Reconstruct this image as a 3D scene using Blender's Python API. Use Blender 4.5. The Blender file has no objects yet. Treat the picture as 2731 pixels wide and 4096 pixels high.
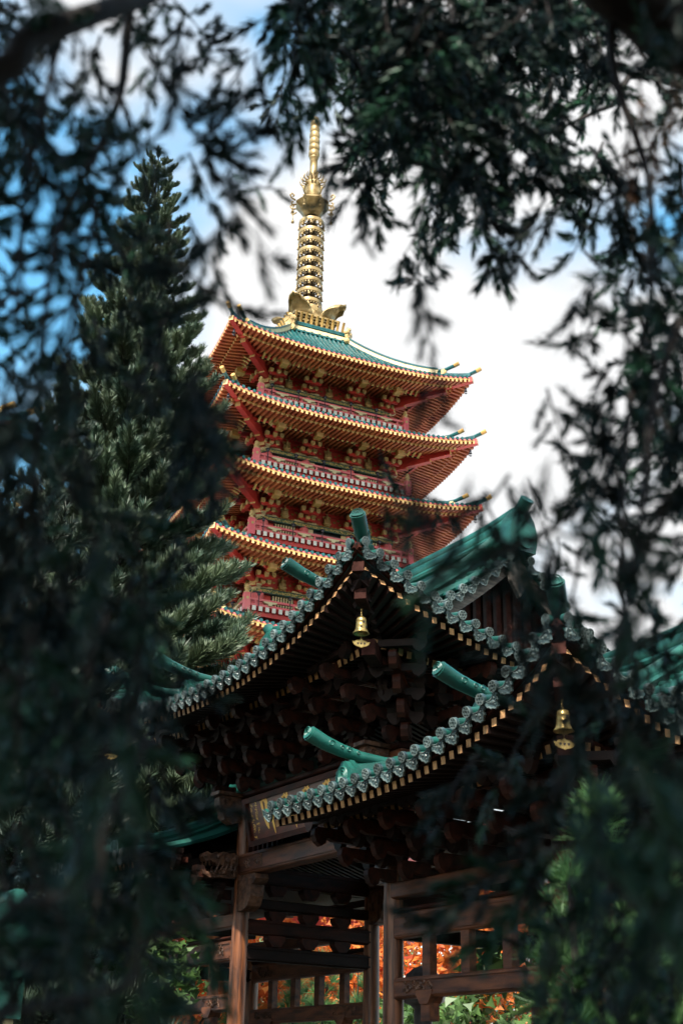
import bpy, math, random
import numpy as np
from mathutils import Vector, Matrix, noise as mnoise

R_ = math.radians
scene = bpy.context.scene
COL = scene.collection
random.seed(7)

# ------------------------------------------------------------------ camera
CAM_Z, PITCH, ROLL, FPX = 1.6, R_(24.6), R_(1.2), 5030.0
cam_d = bpy.data.cameras.new("camera")
cam = bpy.data.objects.new("camera", cam_d)
COL.objects.link(cam)
cam_d.sensor_fit = 'VERTICAL'
cam_d.sensor_height = 36.0
cam_d.sensor_width = 24.0
cam_d.lens = FPX / 4096.0 * 36.0
cam_d.clip_start = 0.05
cam_d.clip_end = 3000
cr, sr, ct, st = math.cos(ROLL), math.sin(ROLL), math.cos(PITCH), math.sin(PITCH)
c_right = Vector((cr, -sr * st, sr * ct))
c_up = Vector((-sr, -cr * st, cr * ct))
c_fwd = Vector((0, ct, st))
cm = Matrix((c_right, c_up, -c_fwd)).transposed().to_4x4()
cm.translation = (0, 0, CAM_Z)
cam.matrix_world = cm
cam_d.dof.use_dof = True
cam_d.dof.focus_distance = 32.0
cam_d.dof.aperture_fstop = 2.0
cam_d.dof.aperture_blades = 0
scene.camera = cam

def ray(px, py):
    """direction of a sight line given in the photograph's pixels (2731 x 4096)"""
    return c_fwd + c_right * ((px - 1365.5) / FPX) + c_up * ((2048 - py) / FPX)

def sight(px, py, dist):
    d = ray(px, py)
    return Vector((0, 0, CAM_Z)) + d * (dist / math.hypot(d.x, d.y))

# ------------------------------------------------------------------ world, sun
SUN_AZ, SUN_EL = R_(-165), R_(48)
world = bpy.data.worlds.new("World")
scene.world = world
world.use_nodes = True
nt = world.node_tree
nt.nodes.clear()
wo = nt.nodes.new('ShaderNodeOutputWorld')
bg = nt.nodes.new('ShaderNodeBackground')
bg.inputs['Strength'].default_value = 0.15
sky = nt.nodes.new('ShaderNodeTexSky')
sky.sky_type = 'NISHITA'
sky.sun_disc = False
sky.sun_elevation = SUN_EL
sky.sun_rotation = SUN_AZ
sky.air_density = 1.3
sky.dust_density = 1.5
sky.ozone_density = 1.0
tc = nt.nodes.new('ShaderNodeTexCoord')
mp = nt.nodes.new('ShaderNodeMapping')
mp.inputs['Location'].default_value = (5.55, 2.25, 0.6)
mp.inputs['Scale'].default_value = (1.0, 1.0, 1.6)
nz = nt.nodes.new('ShaderNodeTexNoise')
nz.inputs['Scale'].default_value = 1.7
nz.inputs['Detail'].default_value = 5
nz.inputs['Roughness'].default_value = 0.5
rp = nt.nodes.new('ShaderNodeValToRGB')
rp.color_ramp.elements[0].position = 0.475
rp.color_ramp.elements[1].position = 0.55
nz2 = nt.nodes.new('ShaderNodeTexNoise')
nz2.inputs['Scale'].default_value = 4.0
nz2.inputs['Detail'].default_value = 4
rp2 = nt.nodes.new('ShaderNodeValToRGB')
rp2.color_ramp.elements[0].position = 0.3
rp2.color_ramp.elements[1].position = 0.6
rp2.color_ramp.elements[0].color = (3.4, 3.45, 3.5, 1)
rp2.color_ramp.elements[1].color = (3.58, 3.58, 3.58, 1)
mx = nt.nodes.new('ShaderNodeMix')
mx.data_type = 'RGBA'
L = nt.links.new
L(tc.outputs['Generated'], mp.inputs['Vector'])
L(mp.outputs[0], nz.inputs['Vector'])
L(mp.outputs[0], nz2.inputs['Vector'])
L(nz.outputs['Fac'], rp.inputs[0])
L(nz2.outputs['Fac'], rp2.inputs[0])
L(rp.outputs[0], mx.inputs[0])
hsv = nt.nodes.new('ShaderNodeHueSaturation')
hsv.inputs['Hue'].default_value = 0.478
hsv.inputs['Saturation'].default_value = 1.32
hsv.inputs['Value'].default_value = 1.28
L(sky.outputs[0], hsv.inputs['Color'])
L(hsv.outputs[0], mx.inputs[6])
L(rp2.outputs[0], mx.inputs[7])
L(mx.outputs[2], bg.inputs['Color'])
L(bg.outputs[0], wo.inputs[0])

sun_d = bpy.data.lights.new("sun", 'SUN')
sun_d.energy = 5.0
sun_d.angle = R_(0.53)
sun_d.color = (1.0, 0.93, 0.82)
sun = bpy.data.objects.new("sun", sun_d)
COL.objects.link(sun)
sdir = Vector((math.sin(SUN_AZ) * math.cos(SUN_EL), math.cos(SUN_AZ) * math.cos(SUN_EL), math.sin(SUN_EL)))
sun.rotation_euler = sdir.to_track_quat('Z', 'Y').to_euler()
sun.location = (0, -20, 60)

scene.view_settings.view_transform = 'Standard'
scene.view_settings.look = 'None'
scene.view_settings.exposure = 0.95
scene.view_settings.gamma = 1.0
scene.cycles.use_denoising = True
scene.cycles.use_adaptive_sampling = True
scene.cycles.adaptive_threshold = 0.02
scene.cycles.max_bounces = 4
scene.cycles.diffuse_bounces = 2
scene.cycles.glossy_bounces = 2
scene.cycles.transmission_bounces = 3
scene.cycles.transparent_max_bounces = 6
scene.cycles.sample_clamp_indirect = 4.0
scene.cycles.caustics_reflective = False
scene.cycles.caustics_refractive = False

# ------------------------------------------------------------------ materials
def mat(name, c1, c2=None, scale=3.0, rough=0.6, metal=0.0, bump=0.0, bscale=None, stretch=(1, 1, 1),
        detail=4, spread=(0.35, 0.65), vary=0.0, transl=0.0, spec=0.5, bump_kind='noise', coat=0.0):
    m = bpy.data.materials.new(name)
    m.use_nodes = True
    n = m.node_tree
    b = n.nodes['Principled BSDF']
    b.inputs['Roughness'].default_value = rough
    b.inputs['Metallic'].default_value = metal
    b.inputs['Specular IOR Level'].default_value = spec
    if coat:
        b.inputs['Coat Weight'].default_value = coat
        b.inputs['Coat Roughness'].default_value = 0.15
    t = n.nodes.new('ShaderNodeTexCoord')
    oi = n.nodes.new('ShaderNodeObjectInfo')
    ad = n.nodes.new('ShaderNodeVectorMath')
    ad.operation = 'ADD'
    mu = n.nodes.new('ShaderNodeMath')
    mu.operation = 'MULTIPLY'
    mu.inputs[1].default_value = 37.0
    n.links.new(oi.outputs['Random'], mu.inputs[0])
    n.links.new(t.outputs['Object'], ad.inputs[0])
    n.links.new(mu.outputs[0], ad.inputs[1])
    mpg = n.nodes.new('ShaderNodeMapping')
    mpg.inputs['Scale'].default_value = stretch
    n.links.new(ad.outputs[0], mpg.inputs['Vector'])
    no = n.nodes.new('ShaderNodeTexNoise')
    no.inputs['Scale'].default_value = scale
    no.inputs['Detail'].default_value = detail
    n.links.new(mpg.outputs[0], no.inputs['Vector'])
    cr_ = n.nodes.new('ShaderNodeValToRGB')
    cr_.color_ramp.elements[0].position = spread[0]
    cr_.color_ramp.elements[1].position = spread[1]
    cr_.color_ramp.elements[0].color = (*c1, 1)
    cr_.color_ramp.elements[1].color = (*(c2 or c1), 1)
    n.links.new(no.outputs['Fac'], cr_.inputs[0])
    out = cr_.outputs[0]
    if vary:
        hs = n.nodes.new('ShaderNodeHueSaturation')
        mr = n.nodes.new('ShaderNodeMapRange')
        mr.inputs[3].default_value = 1 - vary
        mr.inputs[4].default_value = 1 + vary
        n.links.new(oi.outputs['Random'], mr.inputs[0])
        n.links.new(mr.outputs[0], hs.inputs['Value'])
        n.links.new(out, hs.inputs['Color'])
        out = hs.outputs[0]
    n.links.new(out, b.inputs['Base Color'])
    if bump:
        if bump_kind == 'voronoi':
            bn = n.nodes.new('ShaderNodeTexVoronoi')
            bo = bn.outputs['Distance']
        else:
            bn = n.nodes.new('ShaderNodeTexNoise')
            bn.inputs['Detail'].default_value = 5
            bo = bn.outputs['Fac']
        bn.inputs['Scale'].default_value = bscale or scale * 3
        n.links.new(mpg.outputs[0], bn.inputs['Vector'])
        bu = n.nodes.new('ShaderNodeBump')
        bu.inputs['Strength'].default_value = bump
        bu.inputs['Distance'].default_value = 0.02
        n.links.new(bo, bu.inputs['Height'])
        n.links.new(bu.outputs[0], b.inputs['Normal'])
    if transl:
        tr = n.nodes.new('ShaderNodeBsdfTranslucent')
        n.links.new(out, tr.inputs['Color'])
        ms = n.nodes.new('ShaderNodeMixShader')
        ms.inputs[0].default_value = transl
        n.links.new(b.outputs[0], ms.inputs[1])
        n.links.new(tr.outputs[0], ms.inputs[2])
        n.links.new(ms.outputs[0], n.nodes['Material Output'].inputs[0])
    return m

M = {}
M['teal'] = mat('teal_glaze', (0.002, 0.020, 0.018), (0.010, 0.088, 0.070), 1.7, rough=0.42, bump=0.4, bscale=8, vary=0.2, detail=9, spread=(0.28, 0.62))
M['teal_p'] = mat('pagoda_tile_glaze', (0.006, 0.06, 0.065), (0.015, 0.11, 0.115), 2.5, rough=0.3, vary=0.15)
M['teal_dark'] = mat('teal_tile_dark', (0.008, 0.055, 0.06), (0.02, 0.13, 0.13), 3.0, rough=0.35, bump=0.1, bscale=20)
M['tile_face'] = mat('tile_relief_glaze', (0.008, 0.025, 0.028), (0.06, 0.10, 0.105), 18, rough=0.33, bump=0.4, bscale=40, vary=0.5, spec=0.7)
M['tile_rim'] = mat('tile_rim_glaze', (0.035, 0.06, 0.06), (0.13, 0.165, 0.16), 8, rough=0.33, vary=0.45, spec=0.7)
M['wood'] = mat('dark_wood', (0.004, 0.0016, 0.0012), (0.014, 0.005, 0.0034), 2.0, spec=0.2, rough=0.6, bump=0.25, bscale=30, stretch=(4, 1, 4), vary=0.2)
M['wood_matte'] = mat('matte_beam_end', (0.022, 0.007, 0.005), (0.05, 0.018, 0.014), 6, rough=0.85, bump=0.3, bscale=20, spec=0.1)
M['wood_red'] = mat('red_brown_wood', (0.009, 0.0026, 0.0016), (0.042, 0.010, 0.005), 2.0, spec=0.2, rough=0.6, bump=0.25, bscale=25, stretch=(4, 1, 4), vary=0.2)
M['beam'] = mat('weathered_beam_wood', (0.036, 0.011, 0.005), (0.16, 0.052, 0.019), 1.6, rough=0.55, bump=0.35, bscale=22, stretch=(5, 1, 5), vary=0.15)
M['carve'] = mat('carved_wood', (0.025, 0.011, 0.007), (0.13, 0.06, 0.032), 7, rough=0.55, bump=1.0, bscale=11, bump_kind='voronoi')
M['column'] = mat('column_wood', (0.034, 0.011, 0.005), (0.23, 0.08, 0.03), 2.6, rough=0.42, bump=0.25, bscale=18, stretch=(6, 6, 0.5), vary=0.1, detail=6)
M['rafter_end'] = mat('rafter_end_sunlit', (0.22, 0.11, 0.045), (0.5, 0.28, 0.12), 9, rough=0.7, vary=0.25)  # far paler than the rafter wood: a sunlit look put into the colour
M['grey_wood'] = mat('grey_bargeboard', (0.06, 0.05, 0.045), (0.17, 0.145, 0.125), 3, rough=0.75, stretch=(1, 6, 6), bump=0.3)
M['brass'] = mat('aged_brass', (0.28, 0.19, 0.06), (0.46, 0.34, 0.13), 9, rough=0.33, metal=0.75)
M['sign_red'] = mat('lacquered_sign', (0.05, 0.012, 0.008), (0.11, 0.022, 0.012), 3, rough=0.35, stretch=(4, 1, 4))
M['sign_gold'] = mat('gold_leaf', (0.75, 0.42, 0.08), (0.85, 0.52, 0.12), 8, rough=0.4, metal=0.25)
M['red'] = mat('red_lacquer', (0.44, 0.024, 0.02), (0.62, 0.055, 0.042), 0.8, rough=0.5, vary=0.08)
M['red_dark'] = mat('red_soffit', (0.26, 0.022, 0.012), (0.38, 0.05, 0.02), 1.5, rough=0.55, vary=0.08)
M['red_wall'] = mat('red_plaster', (0.64, 0.045, 0.042), (0.80, 0.11, 0.09), 0.7, rough=0.6)
M['rafter_p'] = mat('gilded_red_rafter', (0.30, 0.05, 0.02), (0.46, 0.13, 0.04), 1.2, rough=0.55, vary=0.2)
M['pink'] = mat('sunned_red_rail', (0.78, 0.13, 0.16), (0.84, 0.22, 0.23), 1.5, rough=0.55)
M['gold'] = mat('gold_paint', (0.44, 0.25, 0.065), (0.62, 0.40, 0.13), 2.5, rough=0.5, metal=0.15, vary=0.18)
M['gold_bright'] = mat('pale_gold_paint', (0.60, 0.40, 0.15), (0.72, 0.54, 0.26), 2.5, rough=0.5, metal=0.1, vary=0.12)
M['cream'] = mat('cream_paint', (0.66, 0.55, 0.30), (0.76, 0.67, 0.42), 2.0, rough=0.6, vary=0.08)
M['white'] = mat('white_paint', (0.74, 0.70, 0.62), (0.82, 0.79, 0.72), 2.0, rough=0.6, vary=0.1)
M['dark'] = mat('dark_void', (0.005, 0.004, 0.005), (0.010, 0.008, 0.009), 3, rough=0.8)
M['lamp_black'] = mat('black_iron', (0.02, 0.02, 0.03), (0.035, 0.035, 0.05), 4, rough=0.45)
M['band'] = mat('green_gold_band', (0.05, 0.12, 0.06), (0.55, 0.42, 0.15), 16, rough=0.55, spread=(0.44, 0.56), detail=1)
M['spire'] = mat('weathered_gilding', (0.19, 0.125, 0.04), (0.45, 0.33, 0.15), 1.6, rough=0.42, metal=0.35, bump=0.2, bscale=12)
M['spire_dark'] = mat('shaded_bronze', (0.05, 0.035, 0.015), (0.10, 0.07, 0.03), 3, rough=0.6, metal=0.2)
M['bounce_sheet'] = mat('pale_bounce_sheet', (0.56, 0.53, 0.47), (0.70, 0.66, 0.60), 0.5, rough=0.85, bump=0.2, bscale=4)
M['stone'] = mat('shaded_soil', (0.018, 0.016, 0.010), (0.045, 0.038, 0.024), 0.8, rough=0.9, bump=0.3, bscale=6)  # darkened to stand for tree shade on the ground before the gate
M['bark'] = mat('bark', (0.006, 0.004, 0.0035), (0.022, 0.014, 0.011), 6, rough=0.9, bump=0.8, bscale=16, stretch=(1, 1, 0.4))
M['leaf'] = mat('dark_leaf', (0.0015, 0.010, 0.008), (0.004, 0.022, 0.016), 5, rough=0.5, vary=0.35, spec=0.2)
M['leaf_green'] = mat('mid_leaf', (0.006, 0.036, 0.020), (0.016, 0.068, 0.034), 5, rough=0.5, vary=0.35, spec=0.25)
M['leaf_autumn'] = mat('autumn_leaf', (0.12, 0.03, 0.008), (0.22, 0.10, 0.02), 5, rough=0.5, vary=0.3)
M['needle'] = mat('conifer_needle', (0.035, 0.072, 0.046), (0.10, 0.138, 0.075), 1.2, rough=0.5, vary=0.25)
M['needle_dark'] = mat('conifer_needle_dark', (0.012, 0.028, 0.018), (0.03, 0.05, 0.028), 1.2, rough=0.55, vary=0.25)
M['pine_green'] = mat('pine_needle_bright', (0.05, 0.14, 0.05), (0.13, 0.26, 0.08), 2, rough=0.5, vary=0.25, transl=0.25)
M['maple'] = mat('maple_leaf', (0.50, 0.06, 0.010), (0.74, 0.28, 0.05), 2.2, rough=0.55, vary=0.3, transl=0.45)
M['bush'] = mat('bush_leaf', (0.05, 0.12, 0.03), (0.12, 0.22, 0.06), 1.5, rough=0.45, vary=0.2, transl=0.3)
M['rock'] = mat('dark_stone', (0.03, 0.03, 0.035), (0.10, 0.10, 0.105), 3, rough=0.5, bump=0.6, bscale=8)

# ------------------------------------------------------------------ mesh helpers
class MB:
    def __init__(s):
        s.v, s.f, s.m = [], [], []

    def add(s, vs, fs, m=0):
        o = len(s.v)
        s.v += [tuple(v) for v in vs]
        s.f += [tuple(i + o for i in f) for f in fs]
        s.m += [m] * len(fs) if isinstance(m, int) else list(m)

    def box(s, c, size, m=0, rz=0.0, faces=None):
        """faces: dict face index -> material; 0 bottom 1 top 2 -y 3 +x 4 +y 5 -x"""
        x, y, z = size[0] / 2, size[1] / 2, size[2] / 2
        vs = [(-x, -y, -z), (x, -y, -z), (x, y, -z), (-x, y, -z), (-x, -y, z), (x, -y, z), (x, y, z), (-x, y, z)]
        cc, ss = math.cos(rz), math.sin(rz)
        vs = [(c[0] + a * cc - b * ss, c[1] + a * ss + b * cc, c[2] + d) for a, b, d in vs]
        ms = [m] * 6
        if faces:
            for k, val in faces.items():
                ms[k] = val
        s.add(vs, [(3, 2, 1, 0), (4, 5, 6, 7), (0, 1, 5, 4), (1, 2, 6, 5), (2, 3, 7, 6), (3, 0, 4, 7)], ms)

    def bar(s, p, q, w, h, m=0, w2=None, h2=None, endm=None):
        p, q = Vector(p), Vector(q)
        d = (q - p).normalized()
        up = Vector((0, 0, 1)) if abs(d.z) < 0.98 else Vector((1, 0, 0))
        x = d.cross(up).normalized()
        z = x.cross(d).normalized()
        w2 = w if w2 is None else w2
        h2 = h if h2 is None else h2
        vs = []
        for pt, ww, hh in ((p, w, h), (q, w2, h2)):
            for a, b in ((-1, -1), (1, -1), (1, 1), (-1, 1)):
                vs.append(pt + x * (a * ww / 2) + z * (b * hh / 2))
        ms = [m] * 6
        if endm is not None:
            ms[0] = endm
        s.add(vs, [(0, 1, 2, 3), (7, 6, 5, 4), (0, 4, 5, 1), (1, 5, 6, 2), (2, 6, 7, 3), (3, 7, 4, 0)], ms)

    def prism(s, poly, o, ux, uy, n, th, m=0, capm=None):
        o, ux, uy, n = Vector(o), Vector(ux), Vector(uy), Vector(n)
        k = len(poly)
        a = [o + ux * p[0] + uy * p[1] - n * (th / 2) for p in poly]
        b = [v + n * th for v in a]
        fs = [tuple(range(k))[::-1], tuple(range(k, 2 * k))] + [(i, (i + 1) % k, k + (i + 1) % k, k + i) for i in range(k)]
        ms = [m if capm is None else capm] * 2 + [m] * k
        s.add(a + b, fs, ms)

    def tube(s, path, radii, n=8, m=0, cap=True, capm=None, flat=1.0):
        path = [Vector(p) for p in path]
        k = len(path)
        if not hasattr(radii, '__len__'):
            radii = [radii] * k
        ref = None
        vs = []
        for i, p in enumerate(path):
            d = (path[min(i + 1, k - 1)] - path[max(i - 1, 0)]).normalized()
            if ref is None:
                up = Vector((0, 0, 1)) if abs(d.z) < 0.9 else Vector((1, 0, 0))
                ref = d.cross(up).normalized()
            ref = (ref - d * ref.dot(d)).normalized()
            b = d.cross(ref)
            for j in range(n):
                a = 2 * math.pi * j / n
                vs.append(p + (ref * math.cos(a) + b * math.sin(a) * flat) * radii[i])
        fs, ms = [], []
        for i in range(k - 1):
            for j in range(n):
                fs.append((i * n + j, i * n + (j + 1) % n, (i + 1) * n + (j + 1) % n, (i + 1) * n + j))
                ms.append(m)
        if cap:
            fs.append(tuple(range(n))[::-1])
            fs.append(tuple(range((k - 1) * n, k * n)))
            ms += [m if capm is None else capm] * 2
        s.add(vs, fs, ms)

    def lathe(s, prof, n=16, o=(0, 0, 0), m=0, lobes=0, lob=0.0):
        vs, fs = [], []
        for r, z in prof:
            for j in range(n):
                a = 2 * math.pi * j / n
                rr = r * (1 + (lob * math.cos(lobes * a) if lobes else 0))
                vs.append((o[0] + rr * math.cos(a), o[1] + rr * math.sin(a), o[2] + z))
        for i in range(len(prof) - 1):
            for j in range(n):
                fs.append((i * n + j, i * n + (j + 1) % n, (i + 1) * n + (j + 1) % n, (i + 1) * n + j))
        s.add(vs, fs, m)

    def grid(s, pts, m=0, flip=False):
        r, c = len(pts), len(pts[0])
        vs = [p for row in pts for p in row]
        fs = []
        for i in range(r - 1):
            for j in range(c - 1):
                q = (i * c + j, i * c + j + 1, (i + 1) * c + j + 1, (i + 1) * c + j)
                fs.append(q[::-1] if flip else q)
        s.add(vs, fs, m)

    def strip(s, path, w, h, m=0):
        """bar of section w x h following a polyline (w sideways, h up)"""
        path = [Vector(p) for p in path]
        for p, q in zip(path[:-1], path[1:]):
            e = (q - p).normalized() * 0.005
            s.bar(p - e, q + e, w, h, m)

    def mesh(s, name, mats, smooth=False):
        me = bpy.data.meshes.new(name)
        me.from_pydata(s.v, [], s.f)
        for k in mats:
            me.materials.append(M[k] if isinstance(k, str) else k)
        if len(mats) > 1:
            me.polygons.foreach_set('material_index', s.m)
        if smooth:
            me.polygons.foreach_set('use_smooth', [True] * len(s.f))
            if smooth == 'auto':
                try:
                    me.set_sharp_from_angle(angle=R_(38))
                except Exception:
                    pass
        me.update()
        return me

def ob(name, me, parent=None, loc=(0, 0, 0), rot=(0, 0, 0), scale=(1, 1, 1), mw=None, kind=None, label=None):
    o = bpy.data.objects.new(name, me)
    COL.objects.link(o)
    if parent:
        o.parent = parent
    if mw is not None:
        o.matrix_basis = mw
    else:
        o.location, o.rotation_euler, o.scale = loc, rot, scale
    if kind:
        o['kind'] = kind
    if label:
        o['label'] = label
    return o

def tag(o, label, cat, group=None):
    o['label'], o['category'] = label, cat
    if group:
        o['group'] = group
    return o

def thing(name, label, cat, loc=(0, 0, 0), rz=0.0, group=None):
    return tag(ob(name, None, None, loc, (0, 0, rz)), label, cat, group)

def frame_m(o, x, y, z):
    m = Matrix((Vector(x), Vector(y), Vector(z))).transposed().to_4x4()
    m.translation = Vector(o)
    return m

# ------------------------------------------------------------------ ground
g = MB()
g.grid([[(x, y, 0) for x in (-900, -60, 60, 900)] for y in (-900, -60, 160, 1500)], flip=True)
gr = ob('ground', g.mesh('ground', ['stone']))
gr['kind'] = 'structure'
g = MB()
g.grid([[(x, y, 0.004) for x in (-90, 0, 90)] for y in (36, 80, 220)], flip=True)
gr = ob('pagoda_bounce_sheet', g.mesh('pagoda_bounce_sheet', ['bounce_sheet']))  # unseen pale sheet added to bounce sunlight up under the pagoda eaves
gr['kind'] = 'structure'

# ================================================================== PAGODA
TIERS = [  # eave height, eave half width, wall half, inner half (where the roof meets deck / crest), rise
    (45.1, 8.70, 4.20, 2.1, 5.4),
    (40.3, 8.85, 4.30, 5.1, 1.55),
    (35.45, 9.00, 4.40, 5.2, 1.55),
    (30.5, 9.15, 4.50, 5.3, 1.55),
    (25.5, 9.30, 4.60, 5.4, 1.55),
]
UP = 0.8

def tier_funcs(E, s, w, wi, H):
    def top(u, d):
        t = min(max((s - d) / (s - wi), 0), 1)
        sv = min(abs(u) / max(d, 0.01), 1.0)
        return E + H * (0.5 * t + 0.5 * t * t) + UP * sv ** 3 * (1 - t) ** 2
    def sof(u, d):
        t = min(max((s - d) / (s - w), 0), 1)
        sv = min(abs(u) / max(d, 0.01), 1.0)
        return E - 0.2 + 0.55 * t + UP * sv ** 3 * (1 - t) ** 1.5
    return top, sof

def rot4(fn):
    return [fn(k) for k in range(4)]

def kxy(k, u, d):
    return ((u, -d), (d, u), (-u, d), (-d, -u))[k]

rafter_mesh = MB()
rafter_mesh.box((0, 0.5, 0), (0.16, 1, 0.17), 0, faces={2: 1})
rafter_mesh = rafter_mesh.mesh('rafter', ['rafter_p', 'gold_bright'])

b_ = MB()
b_.box((0, 0, 0.05), (0.27, 0.3, 0.2))
b_.prism([(-0.135, 0), (0.135, 0), (0.08, -0.1), (-0.08, -0.1)], (0, 0, -0.06), (1, 0, 0), (0, 0, 1), (0, 1, 0), 0.28)
block_mesh = b_.mesh('block', ['gold_bright'])
b_ = MB()
b_.box((0, 0, 0), (0.46, 0.6, 0.46), 0, faces={2: 1})
big_block_mesh = b_.mesh('beam_end', ['gold', 'gold_bright'])

def bracket_mesh(w):
    """one cluster on a wall face: arms step out along -y"""
    b = MB()
    for d, z, hw in ((0.55, -0.86, 0.52), (1.15, -0.6, 0.6), (2.0, -0.26, 0.5)):
        b.bar((0, 0.1, z), (0, -d - 0.1, z + 0.02), 0.2, 0.22)
        b.prism([(-hw, 0.1), (hw, 0.1), (hw, 0.0), (hw - 0.12, -0.1), (-hw + 0.12, -0.1), (-hw, 0.0)],
                (0, -d, z + 0.02), (1, 0, 0), (0, 0, 1), (0, 1, 0), 0.18)
    b.bar((0, -0.3, 0.12), (0, -2.25, -0.3), 0.26, 0.3)
    return b.mesh('bracket', ['red'])

def slat_mesh():
    b = MB()
    pts = [(-2.52, 0.10), (-2.5, 0.0), (-2.42, -0.07), (-2.28, -0.11), (-2.12, -0.16), (-2.0, -0.24)]
    for (y0, z0), (y1, z1) in zip(pts[:-1], pts[1:]):
        b.bar((0, y0, z0), (0, y1, z1), 0.15, 0.07)
    return b.mesh('slat', ['gold'])

def buddha_mesh():
    b = MB()
    def ell(c, r, n=8):
        prof = [(max(0.001, math.sin(math.pi * i / 6)) * r[0], -math.cos(math.pi * i / 6) * r[2]) for i in range(7)]
        vs0 = len(b.v)
        b.lathe(prof, n, (0, 0, 0))
        for i in range(vs0, len(b.v)):
            x, y, z = b.v[i]
            b.v[i] = (x + c[0], y * r[1] / r[0] + c[1], z + c[2])
    b.lathe([(0.001, 0), (0.24, 0), (0.27, 0.03), (0.27, 0.0)], 16)
    for i in range(len(b.v)):
        x, y, z = b.v[i]
        b.v[i] = (x, -z, y + 0.72)
    ell((0, -0.08, 0.72), (0.1, 0.1, 0.13))
    ell((0, -0.08, 0.86), (0.045, 0.05, 0.05))
    ell((0, -0.07, 0.43), (0.2, 0.12, 0.24))
    ell((0, -0.1, 0.24), (0.32, 0.16, 0.1))
    ell((0, -0.08, 0.12), (0.26, 0.16, 0.07))
    ell((-0.19, -0.09, 0.38), (0.06, 0.08, 0.19))
    ell((0.19, -0.09, 0.38), (0.06, 0.08, 0.19))
    return b.mesh('buddha_relief', ['gold_bright'], True)

BR, SLAT, BUD = bracket_mesh(4.2), slat_mesh(), buddha_mesh()

jm = MB()
jm.box((0, 0.3, 0), (0.24, 0.6, 0.3), 0, faces={2: 1})
JOIST = jm.mesh('joist', ['red', 'white'])
lm = MB()
lm.tube([(0, 0, 0), (0, 0, 0.8)], 0.028, 6)
lm.lathe([(0.001, 0.8), (0.09, 0.82), (0.11, 0.95), (0.16, 0.97), (0.16, 1.0), (0.03, 1.08), (0.001, 1.1)], 8)
LAMP = lm.mesh('lamp', ['lamp_black'])
pm = MB()
pm.box((0, 0, 0.55), (0.38, 0.38, 1.1))
for sx, sy in ((0, -1), (-1, 0), (1, 0)):
    pm.prism([(0.09 * math.cos(a * math.pi / 4), 0.09 * math.sin(a * math.pi / 4)) for a in range(8)],
             (sx * 0.2, sy * 0.2, 0.75), (1, 0, 0) if sy else (0, 1, 0), (0, 0, 1), (0, -1, 0) if sy else (1, 0, 0), 0.06, 1)
pm.lathe([(0.19, 1.1), (0.2, 1.16), (0.12, 1.2), (0.1, 1.3), (0.17, 1.36), (0.17, 1.42), (0.1, 1.5), (0.13, 1.58), (0.06, 1.68), (0.001, 1.72)], 10, m=1)
POST = pm.mesh('corner_post', ['pink', 'gold_bright'])
rb = MB()
rb.prism([(-0.42, 0.05), (0.42, 0.05), (0.46, 0.0), (0.3, -0.06), (0.14, -0.08), (0.1, -0.2), (-0.1, -0.2), (-0.14, -0.08), (-0.3, -0.06), (-0.46, 0)],
         (0, 0, 0), (1, 0, 0), (0, 0, 1), (0, 1, 0), 0.2)
RAILBR = rb.mesh('rail_bracket', ['cream'])
cp = MB()
cp.prism([(-0.75, 0.12), (0.75, 0.12), (0.8, 0.02), (0.5, -0.02), (0.4, -0.14), (0.3, -0.2), (-0.3, -0.2), (-0.4, -0.14), (-0.5, -0.02), (-0.8, 0.02)],
         (0, -0.18, 0), (1, 0, 0), (0, 0, 1), (0, 1, 0), 0.34)
cp.box((0, -0.2, 0.2), (0.5, 0.4, 0.16))
CAPITAL = cp.mesh('capital', ['cream'])

def window_side(b):
    pass
wm = MB()
wm.box((0, 0, 0), (1.5, 0.06, 0.7), 1)
for i in range(8):
    wm.box((-0.62 + i * 0.178, -0.06, 0), (0.085, 0.07, 0.66), 0)
WIN = wm.mesh('window', ['cream', 'dark'])
wm = MB()
wm.box((0, 0, 0), (2.2, 0.06, 0.7), 1)
for i in range(17):
    wm.box((-1.0 + i * 0.125, -0.05, -0.05), (0.05, 0.05, 0.5), 0)
wm.box((0, -0.06, 0.16), (2.1, 0.06, 0.06), 0)
wm.box((0, -0.06, -0.2), (2.1, 0.06, 0.06), 0)
lat = mat('grey_violet_lattice', (0.25, 0.16, 0.18), (0.32, 0.22, 0.24), 3)
WINC = wm.mesh('window', [lat, 'dark'])
fr = MB()
fr.box((0, -0.04, 0), (0.42, 0.16, 0.72), 0)
WPOST = fr.mesh('window_post', ['cream'])

def wind_bell(label, loc, sc=1.0, mt='lamp_black'):
    b = MB()
    b.tube([(0, 0, 0), (0, 0, -0.15)], 0.012, 5)
    b.lathe([(0.001, -0.14), (0.06, -0.16), (0.09, -0.24), (0.1, -0.4), (0.15, -0.5), (0.14, -0.5), (0.08, -0.4)], 10)
    b.tube([(0, 0, -0.4), (0, 0, -0.62)], 0.01, 5)
    b.prism([(-0.16, 0.06), (0, 0.0), (0.16, 0.06), (0.12, -0.05), (0, -0.12), (-0.12, -0.05)], (0, 0, -0.66), (1, 0, 0), (0, 0, 1), (0, 1, 0), 0.02)
    return tag(ob('wind_bell', b.mesh('wind_bell', [mt], True), None, loc, (0, 0, 0.4), (sc, sc, sc)), label, 'bell', 'wind bells on the pagoda corners')

ORD = ['top', 'second', 'third', 'fourth', 'fifth']
cnt = {'rafter': 0, 'tile_row': 0}

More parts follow.
